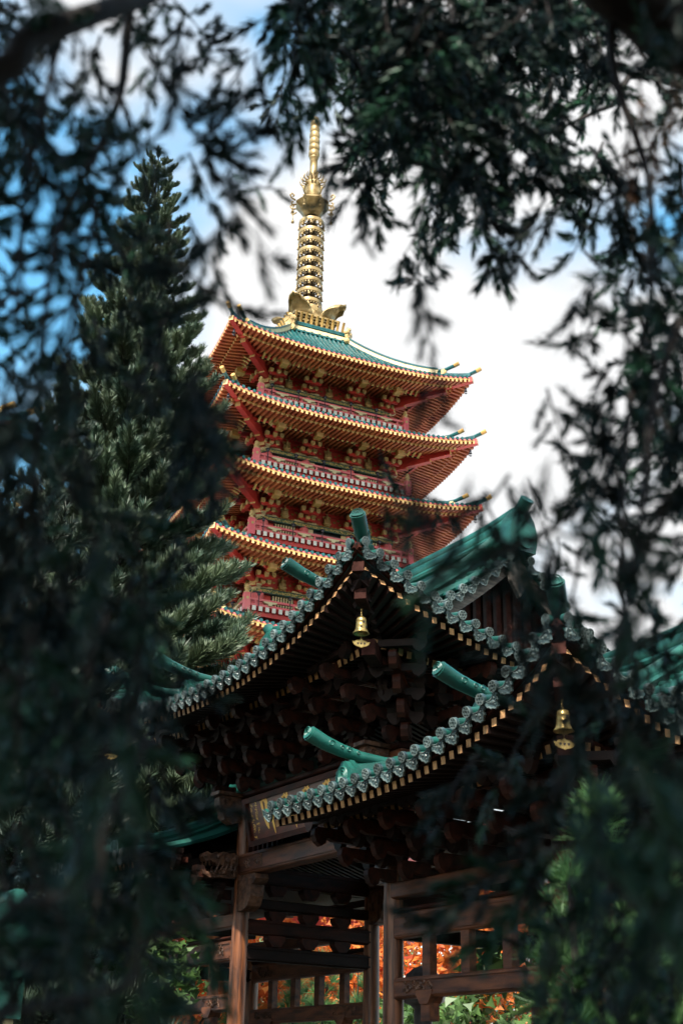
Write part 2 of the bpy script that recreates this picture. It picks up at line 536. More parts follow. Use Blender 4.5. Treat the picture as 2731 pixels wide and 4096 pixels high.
def build_tier(root, i, full=True, crest=False):
    E, s, w, wi, H = TIERS[i]
    top, sof = tier_funcs(E, s, w, wi, H)
    N = 24
    svs = [-1 + 2 * j / N for j in range(N + 1)]
    # roof skin + fascia
    rf = MB()
    for k in range(4):
        pts = []
        for t in (0, .06, .12, .2, .3, .42, .55, .7, .85, 1):
            d = s - t * (s - wi)
            pts.append([(*kxy(k, sv * d, d), top(sv * d, d) - 0.02) for sv in svs])
        rf.grid(pts, 0)
        pts = []
        for t in (0, .1, .2, .35, .5, .75, 1):
            d = s - 0.1 - t * (s - 0.1 - w)
            pts.append([(*kxy(k, sv * d, d), sof(sv * d, d)) for sv in svs])
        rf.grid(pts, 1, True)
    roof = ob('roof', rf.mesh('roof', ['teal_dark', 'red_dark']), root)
    fb = MB()
    gb = MB()
    gm2 = MB()
    for k in range(4):
        ed = [(*kxy(k, sv * s, s - 0.03), top(sv * s, s) - 0.12) for sv in svs]
        fb.strip([(x, y, z + 0.04) for x, y, z in ed], 0.08, 0.1, 0)
        gm2.strip([(x, y, z - 0.06) for x, y, z in ed], 0.1, 0.08, 0)
        d2 = s - 0.95
        gb.strip([(*kxy(k, sv * d2, d2), sof(sv * d2, d2) - 0.15) for sv in svs], 0.14, 0.1, 0)
    ob('fascia', fb.mesh('fascia', ['pink']), roof)
    ob('eave_purlin', gb.mesh('eave_purlin', ['gold']), roof)
    ob('gilt_moulding', gm2.mesh('gilt_moulding', ['gold']), roof)
    # tile rows
    n = int(s * 2 / 0.36)
    stuff = MB()
    disc_stuff = MB()
    for j in range(n + 1):
        u = -s + 0.09 + j * (2 * s - 0.18) / n
        dend = max(abs(u) + 0.02, wi)
        ds = [s + 0.06 - q * (s + 0.06 - dend) / 7 for q in range(8)]
        if s + 0.06 - dend < 0.35:
            continue
        path = [(u, -d, top(u, min(d, s)) + 0.02) for d in ds]
        b = MB()
        b.tube(path, 0.085, 6, 0)
        y0, z0 = path[0][1], path[0][2]
        b.lathe([(0.001, 0), (0.105, 0), (0.11, 0.05), (0.08, 0.06)], 10)
        for q in range(len(b.v) - 40, len(b.v)):
            x, y, z = b.v[q]
            b.v[q] = (u + x, y0 - 0.02 + z, z0 + y - 0.02)
        full_side = 1
        if full and cnt['tile_row'] < 300:
            me = b.mesh('tile_row', ['teal_p'], 'auto')
            for k in ((0, 3) if i == 0 else (0,)):
                ob('tile_row', me, roof, rot=(0, 0, -k * math.pi / 2 if k else 0))
                cnt['tile_row'] += 1
            ks = (1, 2) if i == 0 else (1, 2, 3)
        else:
            ks = (0, 1, 2, 3)
        for k in ks:
            o = len(stuff.v)
            stuff.v += [(*kxy(k, x, -y), z) for x, y, z in b.v]
            stuff.f += [tuple(a + o for a in f) for f in b.f]
            stuff.m += b.m
    ob('tile_rows', stuff.mesh('tile_rows', ['teal_p'], 'auto'), roof, kind='stuff')
    # rafters
    st2 = MB()
    n = int(s * 2 / 0.33)
    for j in range(n + 1):
        u = -s + 0.25 + j * (2 * s - 0.5) / n
        d0 = s + 0.02
        d1 = max(abs(u) + 0.1, s - 1.05)
        if d0 - d1 > 0.12:
            z0, z1 = sof(u, d0) - 0.1, sof(u, d1) - 0.1
            ln = d0 - d1
            if full and cnt['rafter'] < 300:
                ob('rafter', rafter_mesh, roof, (u, -d0, z0), (math.atan2(z1 - z0, ln), 0, 0), (1, ln, 1))
                cnt['rafter'] += 1
                ks = (1, 3)
            else:
                ks = (0, 1, 3)
            for k in ks:
                st2.bar((*kxy(k, u, d0), z0), (*kxy(k, u, d1), z1), 0.16, 0.17, 0, endm=1)
        d0 = s - 0.85
        d1 = max(abs(u) + 0.1, w + 0.05)
        if d0 - d1 > 0.12:
            z0, z1 = sof(u, d0) - 0.24, sof(u, d1) - 0.12
            for k in (0, 1, 3):
                st2.bar((*kxy(k, u, d0), z0), (*kxy(k, u, d1), z1), 0.17, 0.19, 0, endm=1)
    ob('rafters', st2.mesh('rafters', ['rafter_p', 'gold_bright']), roof, kind='stuff')
    # corner beams, hip ridges with horns
    cb = MB()
    q = s + 0.02
    cb.bar((-q, -q, sof(q, s) - 0.05), (-w, -w, E - 0.1), 0.34, 0.36, 0, endm=1)
    q = s - 1.3
    cb.bar((-q, -q, sof(q, q) - 0.42), (-w, -w, E - 0.35), 0.36, 0.36, 0, endm=1)
    q = s - 2.3
    cb.bar((-q, -q, sof(q, q) - 0.62), (-w, -w, E - 0.6), 0.38, 0.36, 0, endm=1)
    q = w + 1.1
    cb.bar((-q, -q, E - 0.55), (-w, -w, E - 0.6), 0.36, 0.34, 0, endm=1)
    q = w + 0.55
    cb.bar((-q, -q, E - 0.85), (-w, -w, E - 0.85), 0.36, 0.3, 0, endm=1)
    CB = cb.mesh('corner_beam', ['red', 'gold_bright'])
    hr = MB()
    dd = [s * 0.99 - (s * 0.99 - wi) * q / 12 for q in range(13)]
    dd_up = [d for d in dd if d < s - 1.25]
    hr.strip([(-d, -d, top(d, d) + 0.12) for d in dd], 0.26, 0.24, 0)
    hr.strip([(-d, -d, top(d, d) + 0.3) for d in dd_up], 0.3, 0.3, 1)
    hr.strip([(-d, -d, top(d, d) + 0.5) for d in dd_up], 0.36, 0.12, 0)
    HRM = hr.mesh('hip_ridge', ['teal_p', 'cream'])
    hn = MB()
    for d, lift, L0 in ((s - 0.15, 0.16, 0.8), (s - 1.3, 0.56, 0.9)):
        z = top(d, d) + lift
        p = [(-d + 0.5, -d + 0.5, z - 0.02), (-d, -d, z + 0.03), (-d - 0.45 * L0, -d - 0.45 * L0, z + 0.2), (-d - 0.62 * L0, -d - 0.62 * L0, z + 0.3)]
        hn.tube(p, [0.12, 0.12, 0.13, 0.13], 8, 0)
        hn.tube([p[2], (p[3][0] - 0.1, p[3][1] - 0.1, p[3][2] + 0.05)], [0.14, 0.145], 8, 1)
    HNM = hn.mesh('horn', ['teal_p', 'gold'], 'auto')
    pq = MB()
    d = s - 1.42
    z = top(d, d)
    e = Vector((1, -1, 0)).normalized()
    pq.prism([(-0.3, 0), (0.3, 0), (0.32, 0.3), (0.22, 0.5), (0.1, 0.56), (-0.1, 0.56), (-0.22, 0.5), (-0.32, 0.3)], (-d, -d, z), e, (0, 0, 1), (-0.707, -0.707, 0), 0.22)
    pq.prism([(0.17 * math.cos(a * math.pi / 6), 0.17 * math.sin(a * math.pi / 6)) for a in range(12)], (-d - 0.1, -d - 0.1, z + 0.3), e, (0, 0, 1), (-0.707, -0.707, 0), 0.1)
    PQM = pq.mesh('ridge_end', ['gold_bright'])
    for k in range(4):
        rz = (0, 0, k * math.pi / 2)
        ob('corner_beam', CB, root, rot=rz)
        h = ob('hip_ridge', HRM, roof, rot=rz)
        ob('horn', HNM, roof, rot=rz)
        ob('ridge_end', PQM, roof, rot=rz)
    # wall and storey below the roof
    zl = TIERS[i + 1][0] if i + 1 < len(TIERS) else E - 4.9
    wb = MB()
    wb.box((0, 0, (zl + 1.2 + E + 0.45) / 2), (2 * w, 2 * w, E + 0.45 - zl - 1.2))
    wall = ob('wall', wb.mesh('wall', ['red_wall']), root)
    pu = MB()
    for k in range(4):
        for d, z, m in ((2.05, -0.06, 0), (0.0, -0.02, 0)):
            p, q2 = kxy(k, -w - d, w + d), kxy(k, w + d, w + d)
            pu.bar((*p, E + z + 0.0), (*q2, E + z), 0.16, 0.14, 0)
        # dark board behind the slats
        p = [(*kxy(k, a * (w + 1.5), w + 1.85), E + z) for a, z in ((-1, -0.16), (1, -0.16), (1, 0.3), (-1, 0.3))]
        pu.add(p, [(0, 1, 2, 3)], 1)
    ob('purlin', pu.mesh('purlin', ['red', 'dark']), root)
    cols = [-w + 0.05, -1.6, 1.6, w - 0.05]
    sides = (0, 3) if full else (0,)
    for k in sides:
        rz = (0, 0, -math.pi / 2 * (1 if k == 3 else 0))
        def P(u, d, z):
            return (*kxy(k, u, d), z)
        for ci, u in enumerate(cols):
            br = ob('bracket', BR, root, P(u, w, E), rz)
            for bu, bd, bz in ((0, 0.68, -0.72), (0, 1.28, -0.46), (-0.42, 0.55, -0.66), (0.42, 0.55, -0.66), (-0.5, 1.15, -0.4), (0.5, 1.15, -0.4), (-0.45, 2.0, -0.08), (0.45, 2.0, -0.08)):
                ob('block', block_mesh, br, (bu, -bd, bz))
            ob('beam_end', big_block_mesh, br, (0, -2.2, -0.28))
            ob('capital', CAPITAL, root, P(u, w, E - 0.98), rz)
            cm_ = MB()
            cm_.tube([(0, 0, zl + 1.6), (0, 0, E - 1.2)], 0.3, 10)
            ob('column', cm_.mesh('column', ['pink'], 'auto'), root, P(u, w + 0.1, 0), rz)
        for lo, hi in ((-w - 1.4, cols[0] - 0.3), (cols[0] + 0.35, -2.0), (-1.2, 1.2), (2.0, cols[3] - 0.35), (cols[3] + 0.3, w + 1.4)):
            m_ = max(2, round((hi - lo) / 0.36))
            for a in range(m_ + 1):
                ob('slat', SLAT, root, P(lo + (hi - lo) * a / m_, w, E + 0.02), rz)
        for u in (-2.95, 0, 2.95):
            ob('buddha_relief', BUD, root, P(u, w + 0.04, E - 0.88), rz)
        lt = MB()
        lt.box((0, 0, 0), (2 * w + 0.5, 0.3, 0.2), 0)
        lt.box((0, 0, 0.125), (2 * w + 0.54, 0.34, 0.05), 1)
        lt.box((0, 0, -0.125), (2 * w + 0.54, 0.34, 0.05), 1)
        ob('lintel', lt.mesh('lintel', ['band', 'teal_dark']), root, P(0, w + 0.22, E - 1.16), rz)
        sc = MB()
        for a in range(34):
            u = -w + 0.2 + a * (2 * w - 0.4) / 33
            sc.prism([(-0.12, 0), (0.12, 0), (0.09, 0.1), (0, 0.19), (-0.09, 0.1)], (u, 0, 0), (1, 0, 0), (0, 0, 1), (0, 1, 0), 0.06)
        sc.box((0, 0, -0.06), (2 * w - 0.2, 0.08, 0.12))
        ob('scallop_trim', sc.mesh('scallop_trim', ['gold']), root, P(0, w + 0.08, E - 0.94), rz, kind='stuff')
        gp = MB()   # gilded cloud panels between the brackets
        for u in (-2.95, 0, 2.95):
            for sg in (-1, 1):
                for bu, bz in ((0.55, 0.0), (0.82, 0.16), (0.95, -0.12)):
                    gp.prism([(0.1 * math.cos(a * math.pi / 4), 0.07 * math.sin(a * math.pi / 4)) for a in range(8)],
                             (u + sg * bu, 0, bz), (1, 0, 0), (0, 0, 1), (0, 1, 0), 0.05)
        ob('gilt_boss', gp.mesh('gilt_boss', ['gold']), root, P(0, w + 0.05, E - 0.42), rz)
        zw = E - 1.66
        for u in (-2.9, 2.9):
            ob('window', WIN, root, P(u, w + 0.06, zw), rz)
        ob('window', WINC, root, P(0, w + 0.06, zw), rz)
        for u in (-1.2, 1.2):
            ob('window_post', WPOST, root, P(u, w + 0.1, zw), rz)
    # balcony on the roof below
    if i + 1 < len(TIERS):
        dh = TIERS[i + 1][3] + 0.2
        z0 = zl + 2.2
        db = MB()
        db.box((0, 0, z0 - 0.2), (2 * dh, 2 * dh, 0.3), 0)
        ob('balcony_deck', db.mesh('balcony_deck', ['red']), root)
        rl = MB()
        for k in range(4):
            for z, h, m in ((z0 + 0.34, 0.14, 0), (z0 + 0.7, 0.14, 0)):
                rl.bar((*kxy(k, -dh, dh - 0.05), z), (*kxy(k, dh, dh - 0.05), z), 0.14, h, m)
            for a in range(9):
                u = -dh + 0.6 + a * (2 * dh - 1.2) / 8
                rl.bar((*kxy(k, u, dh - 0.05), z0), (*kxy(k, u, dh - 0.05), z0 + 0.7), 0.1, 0.1, 0)
        ob('railing', rl.mesh('railing', ['pink']), root)
        for k in sides + ((1,) if full else ()):
            rz = (0, 0, -math.pi / 2 if k == 3 else (math.pi / 2 if k == 1 else 0))
            nj = 25
            for a in range(nj):
                u = -dh + 0.45 + a * (2 * dh - 0.9) / (nj - 1)
                if k != 1 or a % 1 == 0:
                    ob('joist', JOIST, root, (*kxy(k, u, dh + 0.16), z0 + 0.08), rz)
            if k == 1:
                continue
            for a in range(5):
                u = -dh + 1.5 + a * (2 * dh - 3.0) / 4
                ob('rail_bracket', RAILBR, root, (*kxy(k, u, dh + 0.04), z0 + 0.56), rz)
                ob('lamp', LAMP, root, (*kxy(k, u - 0.75, dh + 0.1), z0 + 0.12), rz)
        for sx, sy in ((-1, -1), (1, -1), (-1, 1), (1, 1)):
            ob('corner_post', POST, root, (sx * dh, sy * dh, z0 - 0.1))

PC = Vector((-2.75, 78.6, 0))
PROT = R_(23.8)
pag = thing('pagoda', 'tall red and gold storeyed pagoda with teal tiled roofs and gilded spire', 'pagoda', PC, PROT)
for i in range(5):
    build_tier(pag, i)
# plain lower storeys, hidden behind the gate
lo = MB()
lo.box((0, 0, 10.9), (9.4, 9.4, 21.8), 0)
for zz in (20.4, 15.2, 10.0, 4.9):
    for k in range(4):
        lo.grid([[(*kxy(k, a * d, d), z + 0.8 * abs(a) ** 3 * (d > 8)) for a in (-1, -.8, -.5, 0, .5, .8, 1)] for d, z in ((9.6, zz), (7.6, zz + 0.6), (5.2, zz + 1.7))], 1)
        lo.grid([[(*kxy(k, a * d, d), z + 0.8 * abs(a) ** 3 * (d > 8)) for a in (-1, -.8, -.5, 0, .5, .8, 1)] for d, z in ((9.6, zz - 0.15), (4.7, zz + 0.2))], 0, True)
ob('lower_storeys', lo.mesh('lower_storeys', ['red', 'teal_dark']), pag)
CORN = {0: (-1, -1, 'near left'), 1: (1, -1, 'right')}
for i in range(5):
    E, s, w, wi, H = TIERS[i]
    for k, (sx, sy, nm) in CORN.items():
        q = s - 0.35
        p = Matrix.Rotation(PROT, 3, 'Z') @ Vector((sx * q, sy * q, 0)) + PC
        wind_bell('small dark wind bell under the %s corner of the %s pagoda roof' % (nm, ORD[i]), (p.x, p.y, E + 0.15), 0.8)

# crest and spire
cr2 = MB()
E0, s0, w0, wi0, H0 = TIERS[0]
ZT = E0 + H0
for k in range(4):
    cr2.bar((*kxy(k, -wi0 - 0.1, wi0), ZT + 0.2), (*kxy(k, wi0 + 0.1, wi0), ZT + 0.2), 0.3, 0.4, 0)
    for z in (-0.02, 0.5, 0.64):
        cr2.bar((*kxy(k, -wi0 - 0.1, wi0), ZT + z), (*kxy(k, wi0 + 0.1, wi0), ZT + z), 0.42, 0.12, 1)
    for a in range(7):
        u = -wi0 + 0.3 + a * (2 * wi0 - 0.6) / 6
        cr2.prism([(0.1 * math.cos(q * math.pi / 4), 0.1 * math.sin(q * math.pi / 4)) for q in range(8)], (*kxy(k, u, wi0 + 0.15), ZT + 0.2), (1, 0, 0) if k % 2 == 0 else (0, 1, 0), (0, 0, 1), (0, 1, 0) if k % 2 == 0 else (1, 0, 0), 0.1, 0)
cr2.box((0, 0, ZT + 0.2), (2 * wi0, 2 * wi0, 0.7), 1)
ob('crest', cr2.mesh('crest', ['cream', 'teal_p']), pag)
fk = MB()
for q in range(5):
    t0, t1 = q / 5, (q + 1) / 5
    f0 = (0, -0.35 * t0 ** 1.6, 0.85 * t0)
    f1 = (0, -0.35 * t1 ** 1.6, 0.85 * t1)
    fk.bar(f0, f1, 0.14, 0.16)
CREST_T = fk.mesh('crest_finial', ['gold'])
for k in range(4):
    for a in range(10):
        u = -wi0 + 0.25 + a * (2 * wi0 - 0.5) / 9
        ob('crest_finial', CREST_T, pag, (*kxy(k, u, wi0 - 0.05), ZT + 0.65), (0, 0, (0, math.pi / 2, math.pi, -math.pi / 2)[k]))
mk = MB()   # scrolled ornaments on the crest corners
for c_, r_ in (((0, 0, 0.2), 0.36), ((0.22, 0, 0.5), 0.24), ((-0.22, 0, 0.48), 0.24), ((0.15, 0, -0.2), 0.25), ((-0.15, 0, -0.2), 0.25), ((0, 0, 0.8), 0.16)):
    mk.prism([(r_ * math.cos(q * math.pi / 6), r_ * math.sin(q * math.pi / 6)) for q in range(12)], c_, (1, 0, 0), (0, 0, 1), (0, 1, 0), 0.34 - r_ * 0.3)
    mk.prism([(r_ * .55 * math.cos(q * math.pi / 6), r_ * .55 * math.sin(q * math.pi / 6)) for q in range(12)], c_, (1, 0, 0), (0, 0, 1), (0, 1, 0), 0.44 - r_ * 0.3)
CORN_M = mk.mesh('crest_corner', ['gold_bright'])
for k in range(4):
    x, y = ((-1, -1), (1, -1), (1, 1), (-1, 1))[k]
    ob('crest_corner', CORN_M, pag, (x * (wi0 + 0.15), y * (wi0 + 0.15), ZT + 0.25), (0, 0, -math.pi / 4 + k * math.pi / 2))
sb = MB()
sb.box((0, 0, ZT + 1.0), (2.7, 2.7, 1.2))
for z, h in ((1.62, 2.9), (1.76, 3.25), (1.92, 3.5)):
    sb.box((0, 0, ZT + z), (h, h, 0.14))
for k in range(4):
    for a in range(9):
        u = -1.3 + a * 2.6 / 8
        sb.box((*kxy(k, u, 1.5), ZT + 1.5), (0.14, 0.14, 0.16))
        sb.box((*kxy(k, u, 1.36), ZT + 0.95), (0.12, 0.12, 0.8))
ob('spire_base', sb.mesh('spire_base', ['spire']), pag)
# acanthus leaves at the four corners of the base
al = MB()
rows = []
for a in range(9):
    t = a / 8 * 2 - 1
    rows.append([])
    for q in range(6):
        v = q / 5
        wd = 0.95 * (0.85 + 0.25 * math.sin(v * 3.0)) * (1 - 0.35 * v)
        out = 0.1 + 1.25 * v ** 1.7 - 0.45 * abs(t) ** 2
        hgt = 1.3 * math.sin(v * 1.75) * (1 - 0.30 * abs(t) ** 2) + 0.10 * math.cos(t * 9) * v
        rows[-1].append((t * wd, -out, hgt))
al.grid(rows, 0)
ac = al.mesh('corner_leaf', ['spire'], True)
for k in range(4):
    x, y = ((-1, -1), (1, -1), (1, 1), (-1, 1))[k]
    o = ob('corner_leaf', ac, pag, (x * 1.15, y * 1.15, ZT + 1.98), (0, 0, -math.pi / 4 + k * math.pi / 2))
    md = o.modifiers.new('thick', 'SOLIDIFY')
    md.thickness = 0.1
lb = MB()
lb.lathe([(1.3, 0), (1.25, 0.5), (1.05, 1.1), (0.95, 1.5), (0.6, 1.7)], 20, (0, 0, ZT + 1.98))
for r in range(3):
    for a in range(12):
        an = (a + 0.5 * (r % 2)) * math.pi / 6
        rr = 1.27 - 0.1 * r
        lb.prism([(-0.26, 0), (0.26, 0), (0.28, 0.25), (0, 0.48), (-0.28, 0.25)], (rr * math.cos(an), rr * math.sin(an), ZT + 2.05 + r * 0.4), (-math.sin(an), math.cos(an), 0), (0, 0, 1), (math.cos(an), math.sin(an), 0), 0.14)
ob('lotus_base', lb.mesh('lotus_base', ['spire']), pag)
ZR = ZT + 3.7
sp = MB()
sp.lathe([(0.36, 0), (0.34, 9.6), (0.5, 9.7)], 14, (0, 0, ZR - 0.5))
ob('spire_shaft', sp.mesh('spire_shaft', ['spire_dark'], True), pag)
rg = MB()
rg.lathe([(0.97, 0.34), (0.99, 0.2), (0.97, 0.06), (0.93, 0.04), (0.9, 0.06), (0.9, 0.32), (0.97, 0.34)], 28)
rg.lathe([(0.36, 0.3), (0.46, 0.26), (0.46, 0.06), (0.36, 0.02)], 14, m=1)
for a in range(8):
    an = a * math.pi / 4
    rg.bar((0.4 * math.cos(an), 0.4 * math.sin(an), 0.16), (0.9 * math.cos(an), 0.9 * math.sin(an), 0.16), 0.1, 0.1, 1)
for a in range(28):
    an = a * math.pi / 14
    rg.box((0.94 * math.cos(an), 0.94 * math.sin(an), -0.06), (0.09, 0.09, 0.1), rz=an)
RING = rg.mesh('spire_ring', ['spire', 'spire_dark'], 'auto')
bl = MB()
bl.lathe([(0.001, 0.1), (0.07, 0.08), (0.08, -0.06), (0.12, -0.12), (0.001, -0.1)], 8)
BELL_S = bl.mesh('ring_bell', ['spire'], True)
for r in range(9):
    rgo = ob('spire_ring', RING, pag, (0, 0, ZR + r * 0.92))
    for a in range(8):
        an = a * math.pi / 4 + 0.39
        ob('ring_bell', BELL_S, rgo, (0.94 * math.cos(an), 0.94 * math.sin(an), -0.2))
ZB = ZR + 9 * 0.92 + 0.2
bw = MB()
bw.lathe([(0.5, -0.2), (0.72, 0.0), (1.05, 0.5), (1.36, 0.9), (1.32, 1.0), (0.85, 1.25), (0.48, 1.65)], 8)
ob('spire_canopy', bw.mesh('spire_canopy', ['spire']), pag, (0, 0, ZB))
cu = MB()
cu.tube([(1.4 + 0.0, 0, 0.95), (1.7, 0, 1.05), (1.85, 0, 1.3), (1.7, 0, 1.5), (1.52, 0, 1.4), (1.6, 0, 1.25)], 0.07, 6)
cu.tube([(1.3, 0, 0.6), (1.65, 0, 0.45), (1.75, 0, 0.65), (1.6, 0, 0.75)], 0.06, 6)
cu.tube([(1.6, 0, 0.45), (1.6, 0, -0.1)], 0.03, 5)
cu.lathe([(0.001, 0.05), (0.09, 0), (0.13, -0.2), (0.001, -0.18)], 8, (1.6, 0, -0.1))
CURL = cu.mesh('canopy_curl', ['spire'], True)
for a in range(8):
    ob('canopy_curl', CURL, pag, (0, 0, ZB), (0, 0, a * math.pi / 4))
fl = MB()
fl.lathe([(0.55, 1.4), (0.64, 1.7), (0.66, 2.3), (0.58, 2.7), (0.64, 2.8), (0.62, 2.95), (0.46, 3.3), (0.38, 3.8), (0.3, 4.4), (0.3, 5.4), (0.36, 5.45), (0.36, 5.6), (0.3, 5.7)], 16)
ob('spire_vase', fl.mesh('spire_vase', ['spire'], True), pag, (0, 0, ZB))
fm = MB()
for q, (x, z) in enumerate(((0.75, 2.7), (0.9, 2.95), (0.66, 3.25))):
    for y in (-0.08, 0.1):
        fm.tube([(x - 0.2, y, z), (x + 0.05, y * 2, z + 0.1), (x + 0.1, y * 3, z + 0.32), (x + 0.02, y * 3, z + 0.5)], [0.06, 0.05, 0.04, 0.01], 5)
FLM = fm.mesh('spire_flame', ['spire'], True)
for a in range(6):
    ob('spire_flame', FLM, pag, (0, 0, ZB), (0, 0, a * math.pi / 3 + 0.2))
tp = MB()
prof = []
z = 5.6
for q in range(6):
    r = 0.44 - q * 0.012
    prof += [(r - 0.07, z), (r, z + 0.12), (r + 0.02, z + 0.4), (r - 0.03, z + 0.52)]
    z += 0.62
prof += [(0.3, z), (0.3, z + 0.2), (0.001, z + 0.35)]
tp.lathe(prof, 14)
ob('spire_finial', tp.mesh('spire_finial', ['spire'], 'auto'), pag, (0, 0, ZB))

# ================================================================== WOODEN GATE
GA, GB, GROT = 14.5, 20.4, R_(33.3)
gP = Vector((math.cos(GROT), math.sin(GROT), 0))
gQ = Vector((-math.sin(GROT), math.cos(GROT), 0))
gate = thing('temple_gate', 'dark wooden temple gate with upswept teal tiled roofs on stacked brackets', 'gate', gP * GA + gQ * GB, GROT)
def gl(a, b, z):
    return Vector((a - GA, b - GB, z))
def gw(a, b, z):
    return gP * a + gQ * b + Vector((0, 0, z))

class Roof:
    def __init__(s, a0, a1, b0, b1, z0, rise, up, pl, ps, hipn=True, hipf=True, gin=0.8):
        s.__dict__.update(locals())
        s.ac = (a0 + a1) / 2
        s.hx = (a1 - a0) / 2
        # a roof that is hipped at one end only is one half of a longer roof
        if hipn and hipf:
            s.bc, s.hy = (b0 + b1) / 2, (b1 - b0) / 2
        elif hipn:
            s.bc, s.hy = b1, b1 - b0
        else:
            s.bc, s.hy = b0, b1 - b0
    def upt(s, a, b):
        x, y = min(abs(a - s.ac) / s.hx, 1.0), min(abs(b - s.bc) / s.hy, 1.0)
        return s.up * max(y ** s.pl * x ** 6, x ** s.ps * y ** 6)
    def h(s, d):
        t = max(0, min(d / s.hx, 1))
        return s.rise * (0.42 * t + 0.58 * t * t)
    def ins(s, a, b):
        return s.hx - abs(a - s.ac), s.hy - abs(b - s.bc)
    def top(s, a, b):
        dx, dy = s.ins(a, b)
        d = min(dx, dy) if dy < s.gin + 0.5 else dx
        return s.z0 + s.h(d) + s.upt(a, b)
    def topmain(s, a, b):
        dx, dy = s.ins(a, b)
        return s.z0 + s.h(dx) + s.upt(a, b)
    def topside(s, a, b):
        dx, dy = s.ins(a, b)
        return s.z0 + s.h(min(dx, dy)) + s.upt(a, b)
    def sof(s, a, b):
        dx, dy = s.ins(a, b)
        return s.z0 - 0.12 + 0.24 * max(0, min(dx, dy)) + s.upt(a, b)

# ---- shared tile meshes (local frame: x along the eave, y outward, z up)
def disc_tile():
    b = MB()
    b.tube([(0, -0.62, 0.0), (0, 0.02, 0.0)], 0.074, 10, 0, cap=False)
    b.tube([(0, 0.0, 0), (0, 0.045, 0)], 0.09, 14, 1)
    n = 14
    for r0, r1, y in ((0.09, 0.074, 0.06), (0.04, 0.026, 0.058)):
        vs = []
        for j in range(n):
            a = 2 * math.pi * j / n
            vs += [(r0 * math.cos(a), 0.046, r0 * math.sin(a)), (r0 * .97 * math.cos(a), y, r0 * .97 * math.sin(a)), (r1 * math.cos(a), y, r1 * math.sin(a)), (r1 * math.cos(a), 0.046, r1 * math.sin(a))]
        fs = []
        for j in range(n):
            p, q = 4 * j, 4 * ((j + 1) % n)
            fs += [(p + i, q + i, q + i + 1, p + i + 1) for i in range(3)]
        b.add(vs, fs, 2)
    for j in range(6):
        a = j * math.pi / 3
        b.box((0.06 * math.cos(a), 0.05, 0.06 * math.sin(a)), (0.026, 0.02, 0.026), 2)
    return b.mesh('disc_tile', ['teal', 'tile_face', 'tile_rim'], 'auto')
def drip_tile():
    """fan-shaped pendant under the pan tile, with a raised rim and leaf relief"""
    b = MB()
    n = 12
    def ring(k, y0):
        rows = []
        for v in (0.0, 0.35, 0.7, 1.0):
            row = []
            for i in range(n + 1):
                t = i / n * 2 - 1
                xt = 0.15 * t
                ztop = 0.035 * t * t * 2 - 0.03
                zbot = -0.185 + 0.115 * abs(t) ** 1.5 + 0.012 * math.cos(t * 15)
                z = ztop + (zbot - ztop) * v
                x = xt * (1 - 0.12 * v)
                row.append((x * k, y0 + 0.02 * t * t, (z + 0.08) * k - 0.08))
            rows.append(row)
        return rows
    f, bk = ring(1.0, 0.02), ring(1.0, -0.015)
    b.grid(f, 0)
    b.grid(bk, 0, True)
    b.grid([f[-1], bk[-1]], 0)
    rim = ring(0.97, 0.022)[-1]
    b.tube([rim[i] for i in range(n + 1)], 0.011, 5, 2, cap=False)
    top_ = ring(0.97, 0.022)[0]
    b.tube([top_[i] for i in range(n + 1)], 0.009, 5, 2, cap=False)
    for x, z, r in ((0, -0.09, 0.03), (-0.05, -0.06, 0.02), (0.05, -0.06, 0.02), (-0.085, -0.035, 0.014), (0.085, -0.035, 0.014), (0, -0.135, 0.014)):
        b.lathe([(r, 0.0), (r * 0.7, 0.014), (0.001, 0.018)], 8, (0, 0, 0), 2)
        for q in range(len(b.v) - 24, len(b.v)):
            a_, c_, d_ = b.v[q]
            b.v[q] = (a_ + x, 0.02 + d_, c_ + z)
    pts = [[(0.14 * t, y, 0.07 * t * t - 0.03) for t in (-1, -.5, 0, .5, 1)] for y in (0.0, -0.5)]
    b.grid(pts, 1)
    return b.mesh('drip_tile', ['tile_face', 'teal', 'tile_rim'], 'auto')
DISC, DRIP = disc_tile(), drip_tile()
gr_ = MB()
gr_.box((0, 0.5, 0), (0.095, 1, 0.11), 0, faces={2: 1})
GRAFT = gr_.mesh('rafter', ['wood', 'rafter_end'])

def horn_mesh():
    """upswept ridge cap with carved scrolls, tip at the origin pointing along -x"""
    b = MB()
    p = [(2.3, 0, -0.12), (1.9, 0, -0.19), (1.4, 0, -0.22), (0.95, 0, -0.2), (0.6, 0, -0.14), (0.3, 0, -0.06), (0, 0, 0.06)]
    b.tube(p, [0.095, 0.095, 0.098, 0.105, 0.115, 0.128, 0.14], 16, 0)
    b.tube([(0.0, 0, 0.06), (-0.02, 0, 0.07)], [0.12, 0.12], 16, 0)
    for sy in (-1, 1):
        for cx, rr in ((0.35, 0.07), (0.55, 0.045), (0.68, 0.06), (0.85, 0.035)):
            pts = []
            for q in range(10):
                an = q * 0.75
                r = rr * (1 - q / 12)
                pts.append((cx + r * math.cos(an), sy * (0.128 - 0.012 * cx), -0.19 + (1 - cx) * 0.17 + r * math.sin(an)))
            b.tube(pts, 0.009, 4, 0, cap=False)
    for k_, r in ((0, 0.1), (1, 0.065), (2, 0.03)):
        pts = [(-0.025, r * math.cos(q * math.pi / 7), 0.068 + r * math.sin(q * math.pi / 7)) for q in range(15)]
        b.tube(pts, 0.012, 4, 0, cap=False)
    return b.mesh('ridge_horn', ['teal'], 'auto')
HORN = horn_mesh()
